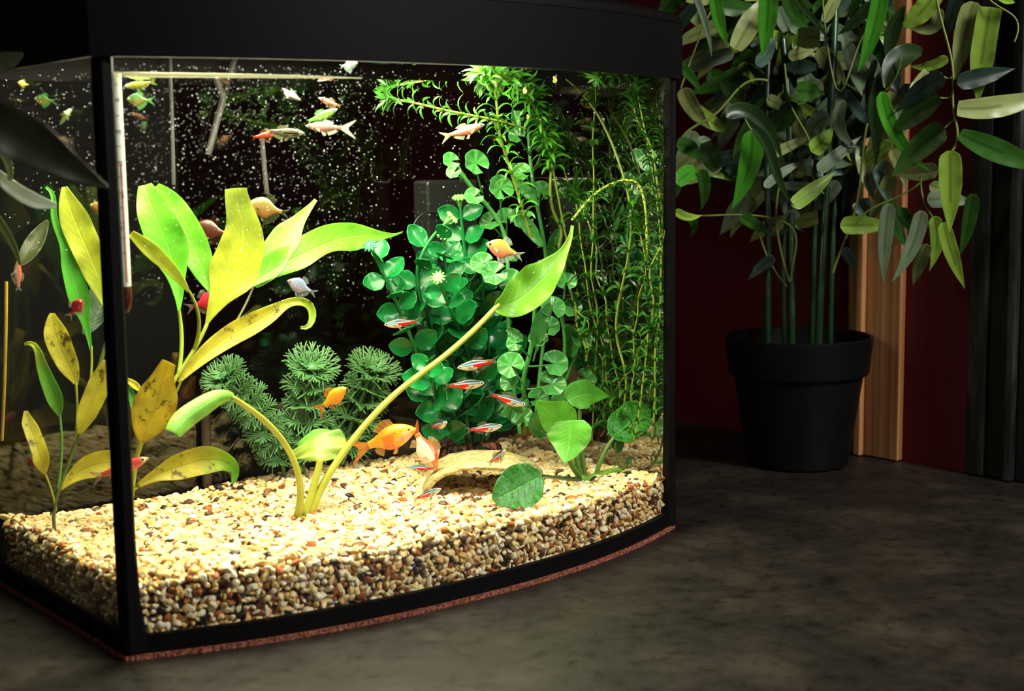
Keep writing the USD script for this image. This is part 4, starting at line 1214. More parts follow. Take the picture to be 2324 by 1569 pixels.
# ------------------------------------------------------------------ fish
SKIN = M("fish_skin", {"c": ("attribute", {"attribute": "col"}), "t": ("texture_coordinate", {}), "v": ("voronoi_texture", {"scale": 700.0}),
                       "b": ("bump", {"strength": 0.15, "distance": 0.0006}),
                       "p": ("principled_bsdf", {"roughness": 0.28, "specular_ior_level": 0.6})},
         [("c.color", "p.base_color"), ("t.object", "v.vector"), ("v.distance", "b.height"), ("b.normal", "p.normal")])
FIN = M("fish_fin", {"c": ("attribute", {"attribute": "col"}), "p": ("principled_bsdf", {"roughness": 0.3}), "l": ("translucent_bsdf", {}),
                     "t": ("transparent_bsdf", {}), "m": ("mix_closure", {"fac": 0.4}), "m2": ("mix_closure", {"fac": 0.58})},
        [("c.color", "p.base_color"), ("c.color", "l.color"), ("p.BSDF", "m.closure1"), ("l.BSDF", "m.closure2"), ("m.closure", "m2.closure1"), ("t.BSDF", "m2.closure2")], surface="m2.closure")
EYE = M("fish_eye", {"c": ("attribute", {"attribute": "col"}), "p": ("principled_bsdf", {"roughness": 0.08, "specular_ior_level": 0.8})}, [("c.color", "p.base_color")])

SHAPE = {
    "neon": dict(top=[0.012, .065, .088, .105, .115, .112, .098, .08, .062, .05, .048], bot=[.012, .055, .09, .112, .122, .118, .1, .07, .05, .042, .042], w=.07, eye=(.085, .012, .048)),
    "danio": dict(top=[0.012, .06, .085, .1, .11, .11, .1, .085, .068, .055, .05], bot=[.012, .055, .09, .115, .128, .128, .115, .09, .065, .05, .045], w=.078, eye=(.10, .012, .046)),
    "gold": dict(top=[0.02, .10, .15, .185, .205, .205, .19, .155, .115, .08, .068], bot=[.02, .08, .13, .17, .195, .205, .195, .15, .10, .07, .06], w=.13, eye=(.13, .035, .032)),
    "tetra": dict(top=[0.015, .12, .20, .255, .285, .28, .24, .175, .105, .07, .062], bot=[.015, .09, .165, .225, .265, .285, .275, .2, .105, .06, .055], w=.095, eye=(.125, .03, .056)),
}

for _k, _g in (("neon", 1.2), ("gold", 1.16), ("danio", 1.08)):
    for _s in ("top", "bot"):
        SHAPE[_k][_s] = [q * _g for q in SHAPE[_k][_s]]


def fish(label, kind, nose, tail, y, dn=0.0, colf=None, fin_col=(0.8, 0.8, 0.75), group=None, flip=False, bend=0.0, fins="cdapv", cat="fish", name=None, tail_len=0.28, roll=0.0, eye_ring=(0.85, 0.87, 0.85), tail_col=None):
    mid_ = inside((nose[0] + tail[0]) / 2, (nose[1] + tail[1]) / 2, y)
    dist_ = float((mid_ - CAM) @ FWD)
    pn, pt = at_d(nose[0], nose[1], dist_ - dn), at_d(tail[0], tail[1], dist_ + dn)
    L = float(np.linalg.norm(pn - pt))
    X = unit(pn - pt)
    cen = (pn + pt) / 2
    view = unit(CAM - cen)
    Y = unit(view - X * (view @ X))           # the flank that faces the camera
    Z = np.cross(X, Y)
    if (Z @ UP < 0) != flip:
        Z, Y = -Z, -Y
    if roll:
        a = math.radians(roll)
        Y, Z = Y * math.cos(a) + Z * math.sin(a), Z * math.cos(a) - Y * math.sin(a)
    sh = SHAPE[kind]
    path = thing(name or {"neon": "neon_tetra", "danio": "danio", "gold": "goldfish", "tetra": "tetra"}[kind], label, cat, cen, group)

    def world(p):
        p = np.asarray(p, float)
        xb = p[:, 0]
        yy = p[:, 1] + bend * L * ((0.5 - xb / L)) ** 2 * 1.0
        return cen + xb[:, None] * X + yy[:, None] * Y + p[:, 2:3] * Z

    ns, nc = 44, 28
    s = np.linspace(0, 1, ns) ** 1.15
    from scipy.interpolate import PchipInterpolator
    ii = np.linspace(0, 1, 11)
    top, bot = PchipInterpolator(ii, sh["top"])(s) * L, PchipInterpolator(ii, sh["bot"])(s) * L
    wd = PchipInterpolator([0, .12, .35, .6, .85, 1], np.array([.15, .8, 1, .8, .4, .22]) * sh["w"])(s) * L
    th = np.linspace(0, 2 * np.pi, nc, endpoint=False)
    cz, cy = np.cos(th), np.sin(th)
    P = np.zeros((ns, nc, 3))
    P[..., 0] = (0.5 - s)[:, None] * L
    P[..., 1] = wd[:, None] * np.sign(cy) * np.abs(cy) ** 0.9
    P[..., 2] = np.where(cz > 0, top[:, None] * cz, bot[:, None] * cz)
    i = np.arange(ns * nc).reshape(ns, nc)
    j = np.roll(i, -1, 1)
    F = np.vstack([np.stack([i[:-1].ravel(), j[:-1].ravel(), j[1:].ravel()], 1), np.stack([i[:-1].ravel(), j[1:].ravel(), i[1:].ravel()], 1),
                   np.stack([j[0], i[0], np.full(nc, ns * nc)], 1), np.stack([i[-1], j[-1], np.full(nc, ns * nc + 1)], 1)])
    V = np.vstack([P.reshape(-1, 3), [[0.5 * L + 0.006 * L, 0, 0]], [[-0.5 * L, 0, 0]]])
    SS = np.r_[np.repeat(s, nc), 0, 1]
    ZZ = np.r_[np.tile(cz, ns), 0, 0]
    col = np.array([colf(a, b) for a, b in zip(SS, ZZ)])
    put(path, "body", (world(V), F), SKIN, np.clip(col * (0.55 if nose[1] < 320 else 0.72 if kind in ("danio", "tetra") else 0.9), 0, 1))  # fish near the lamp and pale kinds darkened in colour against its brightness
    # eyes
    ex, ez, er = sh["eye"]
    sp = trimesh.creation.icosphere(2, 1.0)
    ie = int(np.argmin(np.abs(s - ex)))
    for sgn in (1, -1):
        v = sp.vertices * np.array([1, 0.55, 1]) * er * L + np.array([(0.5 - ex) * L, sgn * wd[ie] * 0.86, ez * L])
        e_ = put(path, "eye", (world(v), sp.faces), EYE, np.asarray(eye_ring), label="round eye with a pale ring")
        v2 = sp.vertices * np.array([0.56, 0.30, 0.56]) * er * L + np.array([(0.5 - ex) * L, sgn * (wd[ie] * 0.86 + 0.36 * er * L), ez * L])
        put(e_, "pupil", (world(v2), sp.faces), EYE, np.array([0.004, 0.004, 0.005]), label="black pupil")

    def fin(nm, roots, tips, c, sag=0.0, plane=None, n=9, m=9, lab=None):
        """A rayed fin between a line of roots and a line of tips, in the fish's own x-z plane (or a tilted one)."""
        from scipy.interpolate import interp1d
        ro, ti = np.array(roots, float) * L, np.array(tips, float) * L
        u = np.linspace(0, 1, m)
        kk = "quadratic" if len(ti) > 2 else "linear"
        ro = interp1d(np.linspace(0, 1, len(ro)), ro, axis=0)(u)
        ti = interp1d(np.linspace(0, 1, len(ti)), ti, axis=0, kind=kk)(u)
        q = np.linspace(0, 1, n)[:, None, None]
        G2 = ro[None] * (1 - q) + ti[None] * q
        yy = np.zeros(G2.shape[:2]) if plane is None else plane[0] * L + plane[1] * q[..., 0] * L
        yy = yy + 0.012 * L * q[..., 0] * np.sin(u * 9)[None] + sag * L * q[..., 0] ** 2
        G = np.stack([G2[..., 0], yy, G2[..., 1]], -1)
        Vf, Ff, idx = grid_solid(G, 0.00028)
        ray_ = (0.82 + 0.18 * np.cos(np.arange(m) * np.pi))[None] * np.ones((n, 1)) * (1.05 - 0.15 * np.linspace(0, 1, n)[:, None])
        put(path, nm, (world(Vf), Ff), FIN, np.clip(np.asarray(c, float) * ray_.ravel()[idx][:, None], 0, 1), label=lab)

    tz, bz = sh["top"], sh["bot"]
    tc = tail_col if tail_col is not None else fin_col
    if "c" in fins:
        e = tail_len
        fin("caudal_fin", [(-.49, tz[10] * .8), (-.5, 0), (-.49, -bz[10] * .8)], [(-.5 - e, e * .62), (-.5 - e * .8, e * .35), (-.5 - e * .5, 0), (-.5 - e * .8, -e * .38), (-.5 - e * 1.02, -e * .68)], tc, sag=bend * 0.3, m=13)
    hmid = tz[5]
    if "d" in fins:
        x0, x1 = (.05, -.2) if kind != "gold" else (.12, -.22)
        f = lambda x: float(np.interp(.5 - x, ii, tz))
        hh = {"neon": .085, "danio": .10, "gold": .17, "tetra": .17}[kind]
        fin("dorsal_fin", [(x0, f(x0) * .93), ((x0 + x1) / 2, f((x0 + x1) / 2) * .93), (x1, f(x1) * .9)], [(x0 - .06, f(x0) + hh * .75), ((x0 + x1) / 2 - .09, f((x0 + x1) / 2) + hh * .8), (x1 - .10, f(x1) + hh * .35)], fin_col)
    if "a" in fins:
        x0, x1 = {"neon": (-.08, -.34), "danio": (-.08, -.36), "gold": (-.2, -.36), "tetra": (.0, -.42)}[kind]
        f = lambda x: float(np.interp(.5 - x, ii, bz))
        hh = {"neon": .075, "danio": .10, "gold": .13, "tetra": .19}[kind]
        fin("anal_fin", [(x0, -f(x0) * .92), ((x0 + x1) / 2, -f((x0 + x1) / 2) * .92), (x1, -f(x1) * .9)], [(x0 - .08, -f(x0) - hh), ((x0 + x1) / 2 - .10, -f((x0 + x1) / 2) - hh * .7), (x1 - .05, -f(x1) - hh * .3)], fin_col)
    if "v" in fins:
        f = lambda x: float(np.interp(.5 - x, ii, bz))
        for sgn in (1, -1):
            fin("pelvic_fin", [(.07, -f(.07) * .9), (.0, -f(.0) * .9)], [(-.02, -f(.07) - .11), (-.09, -f(.0) - .08)], fin_col, plane=(sgn * .02, sgn * .04), n=5, m=6)
    if "p" in fins:
        for sgn in (1, -1):
            fin("pectoral_fin", [(.2, -.03), (.19, -.075)], [(.07, -.06), (.08, -.15)], fin_col, plane=(sgn * sh["w"] * 1.0, sgn * .08), n=5, m=6)
    return path


def c_neon(s, z):
    if s < 0.05:
        return lin(150, 140, 120)
    if z > 0.55:
        return lin(70, 64, 48)
    zc = 0.30 - 0.10 * s
    if abs(z - zc) < 0.19 and s < 0.86:
        return lin(150, 232, 255) if z - zc < 0.11 else lin(20, 60, 130)
    if s > 0.46 and z < 0.42 - 0.1 * (s < 0.6) and z > -1.2 + (0.75 if s < 0.56 else 0.0):
        return lin(232, 34, 12)
    if z > -0.12:
        return lin(96, 88, 72)
    return lin(222, 205, 172)


def c_gold(s, z):
    n_ = meshkit.noise(np.array([s * 7.0, z * 2.0, 0.5]), 8)
    c = lin(250, 176, 40) * (1 - n_ * 0.3) + lin(246, 130, 30) * n_ * 0.3
    if 0.38 < s < 0.7 and z < 0.3 and n_ > 0.5:
        c = lin(240, 120, 40)
    if 0.12 < s < 0.3 and z < 0.15:
        c = lin(250, 190, 130)
    if s > .28 and s < .3:
        c = c * 0.7
    return c


def c_calico(s, z):
    n_ = meshkit.noise(np.array([s * 6.0, z * 1.5, 2.5]), 3)
    c = lin(244, 222, 200)
    if z > 0.62 - 0.25 * n_ and s > .05:
        c = lin(240, 92, 32)
    if s < 0.24:
        c = lin(238, 120, 48) if z > -0.2 else lin(238, 190, 130)
    if abs(s - 0.25) < 0.02:
        c = c * 0.6
    if s > 0.9:
        c = lin(244, 120, 40)
    if s > .3 and z < .3:
        c = c * (0.92 + 0.12 * math.sin(s * 90) * math.sin(z * 30))
    return c


def c_zebra(s, z):
    a = math.sin((z - 0.15 * (s - 0.5)) * 17)
    if s < 0.16:
        return lin(150, 140, 92) if z > 0.2 else lin(205, 195, 150)
    if z > 0.72:
        return lin(80, 84, 50)
    return lin(16, 18, 18) if a > -0.25 else lin(176, 164, 116)


def flat2(top, low, head=None, stripe=None):
    top, low = np.asarray(top), np.asarray(low)

    def f(s, z):
        k = 0.5 + 0.5 * z
        c = low * (1 - k) + top * k
        if stripe is not None and abs(z - 0.1) < 0.16 and 0.25 < s < 0.9:
            c = np.asarray(stripe)
        if head is not None and s < 0.16:
            q = min(1.0, (0.16 - s) / 0.06)
            c = c * (1 - q) + np.asarray(head) * q
        return c
    return f


NG = "neon tetras around the round-leaf plant"
nf = lin(120, 125, 110)
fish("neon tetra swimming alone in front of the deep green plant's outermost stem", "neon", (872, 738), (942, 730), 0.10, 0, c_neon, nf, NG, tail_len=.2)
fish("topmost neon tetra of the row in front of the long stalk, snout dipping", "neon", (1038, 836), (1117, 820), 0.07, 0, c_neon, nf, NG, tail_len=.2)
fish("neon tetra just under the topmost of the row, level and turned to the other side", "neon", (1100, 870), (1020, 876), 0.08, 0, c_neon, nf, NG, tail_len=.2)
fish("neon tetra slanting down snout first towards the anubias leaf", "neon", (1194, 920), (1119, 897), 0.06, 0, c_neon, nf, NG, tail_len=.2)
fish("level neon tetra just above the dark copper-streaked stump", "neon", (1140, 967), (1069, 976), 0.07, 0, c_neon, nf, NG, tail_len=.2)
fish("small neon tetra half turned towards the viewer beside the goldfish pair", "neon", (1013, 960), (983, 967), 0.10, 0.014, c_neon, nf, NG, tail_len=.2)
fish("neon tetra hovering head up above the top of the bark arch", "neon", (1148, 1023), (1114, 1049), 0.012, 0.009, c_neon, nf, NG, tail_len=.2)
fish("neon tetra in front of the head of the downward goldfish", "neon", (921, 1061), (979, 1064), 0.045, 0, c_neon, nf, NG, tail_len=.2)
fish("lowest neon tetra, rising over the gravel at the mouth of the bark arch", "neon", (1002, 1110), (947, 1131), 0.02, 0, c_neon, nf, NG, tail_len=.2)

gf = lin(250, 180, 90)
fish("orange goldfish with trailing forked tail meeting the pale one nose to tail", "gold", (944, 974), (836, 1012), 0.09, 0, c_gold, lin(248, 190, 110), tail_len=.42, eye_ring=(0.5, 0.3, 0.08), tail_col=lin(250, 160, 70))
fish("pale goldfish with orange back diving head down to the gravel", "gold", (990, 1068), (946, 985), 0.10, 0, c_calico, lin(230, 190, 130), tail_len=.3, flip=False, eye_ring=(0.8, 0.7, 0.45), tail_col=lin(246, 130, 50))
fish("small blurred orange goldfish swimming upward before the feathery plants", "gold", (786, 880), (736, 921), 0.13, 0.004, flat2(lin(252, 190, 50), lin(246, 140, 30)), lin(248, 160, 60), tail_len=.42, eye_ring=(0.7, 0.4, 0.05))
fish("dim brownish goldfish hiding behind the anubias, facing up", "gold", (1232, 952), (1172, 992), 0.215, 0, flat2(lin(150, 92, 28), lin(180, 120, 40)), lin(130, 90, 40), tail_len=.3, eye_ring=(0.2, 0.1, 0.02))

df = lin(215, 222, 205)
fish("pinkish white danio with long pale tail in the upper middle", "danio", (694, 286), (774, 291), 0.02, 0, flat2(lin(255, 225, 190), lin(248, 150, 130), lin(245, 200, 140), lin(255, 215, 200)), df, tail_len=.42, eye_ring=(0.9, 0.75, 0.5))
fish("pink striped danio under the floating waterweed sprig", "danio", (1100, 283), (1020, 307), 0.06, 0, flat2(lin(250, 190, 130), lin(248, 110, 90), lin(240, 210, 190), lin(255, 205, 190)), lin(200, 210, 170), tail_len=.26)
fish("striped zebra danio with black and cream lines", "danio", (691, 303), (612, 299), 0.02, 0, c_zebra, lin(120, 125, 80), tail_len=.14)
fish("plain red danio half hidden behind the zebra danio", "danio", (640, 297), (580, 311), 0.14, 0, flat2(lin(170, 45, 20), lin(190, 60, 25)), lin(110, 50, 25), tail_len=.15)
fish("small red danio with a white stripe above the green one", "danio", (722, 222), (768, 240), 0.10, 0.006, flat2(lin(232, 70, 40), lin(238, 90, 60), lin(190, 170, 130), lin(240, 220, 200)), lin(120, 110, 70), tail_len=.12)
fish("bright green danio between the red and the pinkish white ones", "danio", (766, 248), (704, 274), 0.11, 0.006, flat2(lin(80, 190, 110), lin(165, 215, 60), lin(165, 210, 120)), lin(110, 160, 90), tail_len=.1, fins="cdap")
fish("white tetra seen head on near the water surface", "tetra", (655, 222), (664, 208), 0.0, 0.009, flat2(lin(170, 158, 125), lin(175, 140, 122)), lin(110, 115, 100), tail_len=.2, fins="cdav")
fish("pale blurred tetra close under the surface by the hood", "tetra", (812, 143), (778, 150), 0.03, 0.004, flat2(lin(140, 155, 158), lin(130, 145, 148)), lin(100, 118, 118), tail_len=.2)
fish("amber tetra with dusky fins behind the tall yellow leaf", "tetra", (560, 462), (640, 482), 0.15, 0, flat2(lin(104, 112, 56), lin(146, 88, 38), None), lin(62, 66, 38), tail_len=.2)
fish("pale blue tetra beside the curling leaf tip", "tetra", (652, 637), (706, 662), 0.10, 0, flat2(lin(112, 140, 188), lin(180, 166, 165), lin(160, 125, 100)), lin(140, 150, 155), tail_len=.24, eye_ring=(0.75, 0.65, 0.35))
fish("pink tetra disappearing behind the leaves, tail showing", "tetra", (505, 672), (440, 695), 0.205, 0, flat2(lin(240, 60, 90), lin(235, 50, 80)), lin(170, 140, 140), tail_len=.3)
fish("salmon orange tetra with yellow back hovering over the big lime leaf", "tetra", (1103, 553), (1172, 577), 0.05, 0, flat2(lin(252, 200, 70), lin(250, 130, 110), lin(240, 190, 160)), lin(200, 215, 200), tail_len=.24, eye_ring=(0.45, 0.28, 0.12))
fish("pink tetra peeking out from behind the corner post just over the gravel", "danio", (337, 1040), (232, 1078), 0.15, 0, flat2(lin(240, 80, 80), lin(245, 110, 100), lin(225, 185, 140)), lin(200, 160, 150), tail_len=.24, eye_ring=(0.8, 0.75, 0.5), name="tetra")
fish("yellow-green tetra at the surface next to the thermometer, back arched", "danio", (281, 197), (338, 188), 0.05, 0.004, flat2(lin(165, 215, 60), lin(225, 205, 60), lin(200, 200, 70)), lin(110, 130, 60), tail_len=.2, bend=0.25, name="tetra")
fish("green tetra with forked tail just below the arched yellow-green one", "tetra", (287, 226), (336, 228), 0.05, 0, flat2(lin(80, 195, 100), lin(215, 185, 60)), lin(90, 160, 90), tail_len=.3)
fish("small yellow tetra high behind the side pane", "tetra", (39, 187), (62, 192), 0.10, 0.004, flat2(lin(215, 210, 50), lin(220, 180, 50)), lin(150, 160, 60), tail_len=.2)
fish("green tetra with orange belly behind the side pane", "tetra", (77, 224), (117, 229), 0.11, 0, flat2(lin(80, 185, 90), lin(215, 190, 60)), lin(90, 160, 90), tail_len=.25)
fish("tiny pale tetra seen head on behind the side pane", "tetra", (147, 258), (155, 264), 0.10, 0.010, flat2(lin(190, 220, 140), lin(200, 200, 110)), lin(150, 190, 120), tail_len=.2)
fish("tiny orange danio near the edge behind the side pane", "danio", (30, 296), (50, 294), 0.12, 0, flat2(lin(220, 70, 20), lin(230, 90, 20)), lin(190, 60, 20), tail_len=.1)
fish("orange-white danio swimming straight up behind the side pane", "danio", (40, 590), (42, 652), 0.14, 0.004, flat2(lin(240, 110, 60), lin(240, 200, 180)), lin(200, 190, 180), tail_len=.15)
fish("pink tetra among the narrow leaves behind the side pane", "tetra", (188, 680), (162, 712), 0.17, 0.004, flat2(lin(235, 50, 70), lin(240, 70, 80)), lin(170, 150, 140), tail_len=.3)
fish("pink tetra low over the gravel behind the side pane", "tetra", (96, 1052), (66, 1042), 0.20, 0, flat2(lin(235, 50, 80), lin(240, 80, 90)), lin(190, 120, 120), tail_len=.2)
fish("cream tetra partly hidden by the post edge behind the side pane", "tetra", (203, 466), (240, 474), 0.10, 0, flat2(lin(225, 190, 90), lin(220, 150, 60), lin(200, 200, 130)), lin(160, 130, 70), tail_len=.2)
fish("dim rust-red tetra standing for a reflection behind the tall yellow leaf", "tetra", (435, 512), (512, 530), 0.24, 0, flat2(lin(66, 24, 10), lin(78, 28, 12)), lin(48, 18, 8), tail_len=.2)  # fish added in place of a dim brown reflection

# snails
SHELL = plain("snail_shell", lin(222, 190, 110), 0.3, 0.5, vary=0.25, scale=250)
for (px, py, r, y, lab) in ((1258, 184, 11, 0.06, "yellowish snail drifting near the surface over the pennywort"), (1190, 209, 10, 0.05, "white snail on the bushy waterweed crown"), (1197, 267, 7, 0.1, "tiny pale snail on the tip of the tallest pennywort stalk")):
    c = inside(px, py, y)
    sc = px_size(c)
    sn = thing("snail", lab, "snail", c)
    tt = np.linspace(0.6, 4.6 * np.pi, 40)
    rad = 0.06 * np.exp(0.19 * tt)
    rad = rad / rad[-1]
    path3 = c + (np.cos(tt) * rad * 0.62)[:, None] * RIGHT * r * sc + (np.sin(tt) * rad * 0.62)[:, None] * UP * r * sc - FWD * (1 - rad)[:, None] * r * sc * 0.4
    put(sn, "shell", tube(path3, np.interp(np.linspace(0, 1, 6), np.linspace(0, 1, 40), rad * 0.45 * r * sc), 10, 60), SHELL)
    put(sn, "foot", tube(c + np.array([-0.2 * RIGHT + 0.55 * UP, 0.3 * RIGHT + 0.85 * UP, 0.5 * RIGHT + 1.3 * UP]) * r * sc, np.array([0.35, 0.3, 0.12]) * r * sc, 8), plain(f"snail_foot_{int(px)}", lin(120, 105, 80), 0.4))

# ------------------------------------------------------------------ the potted bamboo
POT = plain("pot_black", (0.0035, 0.0036, 0.004), 0.45, 0.18, bump=0.03, scale=200)
SOIL = plain("soil", lin(20, 15, 12), 0.9, 0.2, vary=0.4, scale=150)
CANE = M("cane", {"t": ("texture_coordinate", {}), "n": ("noise_texture", {"scale": 30.0, "detail": 3.0}), "r": ("rgb_ramp", {"ramp": [(0.3, lin(16, 44, 24)), (0.7, lin(34, 74, 40))]}),
                  "p": ("principled_bsdf", {"roughness": 0.25, "specular_ior_level": 0.6})}, [("t.object", "n.vector"), ("n.fac", "r.fac"), ("r.color", "p.base_color")])
SILK = leafy("silk_leaf", 0.22, 0.36, vary=0.12, scale=35)
TWIG = plain("twig", lin(108, 124, 50), 0.45, 0.4, vary=0.15, scale=60)
pcx, pcy = 0.945, 0.118
bam = thing("potted_bamboo", "artificial bamboo with dense narrow green leaves in a black pot on the table", "plant", (pcx, pcy, 0))
prof = [(0, 0.0005), (0.060, 0.0005), (0.0625, 0.003), (0.079, 0.112), (0.0795, 0.1135), (0.0845, 0.1145), (0.086, 0.117), (0.0905, 0.159), (0.0903, 0.161), (0.0885, 0.1615), (0.0865, 0.160), (0.082, 0.118), (0.076, 0.110), (0.074, 0.1), (0, 0.1)]
_pot = put(bam, "pot", lathe(prof, (pcx, pcy), 96), POT, smooth=35, label="matt black plastic pot with a wide rim band")
put(_pot, "soil", lathe([(0, 0.1002), (0.0735, 0.1002), (0.078, 0.128), (0, 0.130)], (pcx, pcy), 40), SOIL, smooth=40)
dc = float((np.array([pcx, pcy, 0.15]) - CAM) @ FWD)


def bp_(px, py, dd=0.0):
    return at_d(px, py, dc + dd)


canes = [((1742, 775), (1744, 560), (1740, 300), (1750, 60), 7.0, -.02), ((1780, 780), (1778, 600), (1790, 350), (1800, 40), 6.0, .02), ((1797, 778), (1796, 540), (1792, 300), (1775, 80), 7.5, -.025),
         ((1842, 780), (1848, 560), (1850, 300), (1846, 40), 6.5, .01), ((1858, 782), (1870, 520), (1885, 250), (1898, -60), 8.5, -.02), ((1884, 776), (1890, 560), (1905, 300), (1930, 40), 6.5, .03)]
for k, (a, b, c, d, r, dd) in enumerate(canes):
    P = np.array([bp_(*a, dd), bp_(*b, dd), bp_(*c, dd), bp_(*d, dd)])
    sc = px_size(P[0])
    P = np.vstack([P[0] - np.array([0, 0, 0.03]), P])
    n = 60
    rad = np.ones(n) * r * sc
    C = resample(P, n)
    z = C[:, 2]
    zn = 0.21 + 0.02 * k
    for q in np.arange(zn, 1.0, 0.09):
        rad = rad * (1 + 0.16 * np.exp(-((z - q) / 0.0025) ** 2)) * (1 - 0.06 * np.exp(-((z - q - 0.006) / 0.003) ** 2))
    V, F = tube(C, np.interp(np.linspace(0, 1, 60), np.linspace(0, 1, n), rad), 12, 60)
    put(bam, "cane", (V, F), CANE, smooth=True)

CB = {"B": lin(72, 156, 36), "L": lin(142, 180, 66), "O": lin(138, 152, 90), "S": lin(128, 150, 118), "D": lin(30, 52, 40), "G": lin(50, 96, 30), "K": lin(40, 66, 28), "T": lin(74, 100, 88)}


def bleaf(pts, hw, c, dd=-0.1, seed=0, fold=0.22, roll=0.0, n=16):
    L = np.array([bp_(p[0], p[1], dd + 0.03 * (k / max(len(pts) - 1, 1))) for k, p in enumerate(pts)])
    L[:, 0] = np.minimum(L[:, 0], WX - 0.03)
    sc = px_size(L.mean(0))
    if hw[-1] <= 4:      # blunt base, parallel sides, long taper
        prof_ = np.interp(np.linspace(0, 1, 41), [0, .03, .08, .2, .42, .62, .8, .92, 1], [.30, .74, .93, 1, .98, .78, .44, .18, .015])
        hw = prof_ * max(hw)
    V, F, s, t = blade(L, np.array(hw) * sc, fold=fold, th=0.0005, n=24, m=9, seed=seed, wave=0.05, roll=roll)
    r = np.random.RandomState(seed)
    col = CB[c] * (0.88 + 0.24 * r.rand())
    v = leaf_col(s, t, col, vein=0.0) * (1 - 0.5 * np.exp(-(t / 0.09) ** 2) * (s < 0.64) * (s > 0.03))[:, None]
    put(bam, "leaf", (V, F), SILK, v)


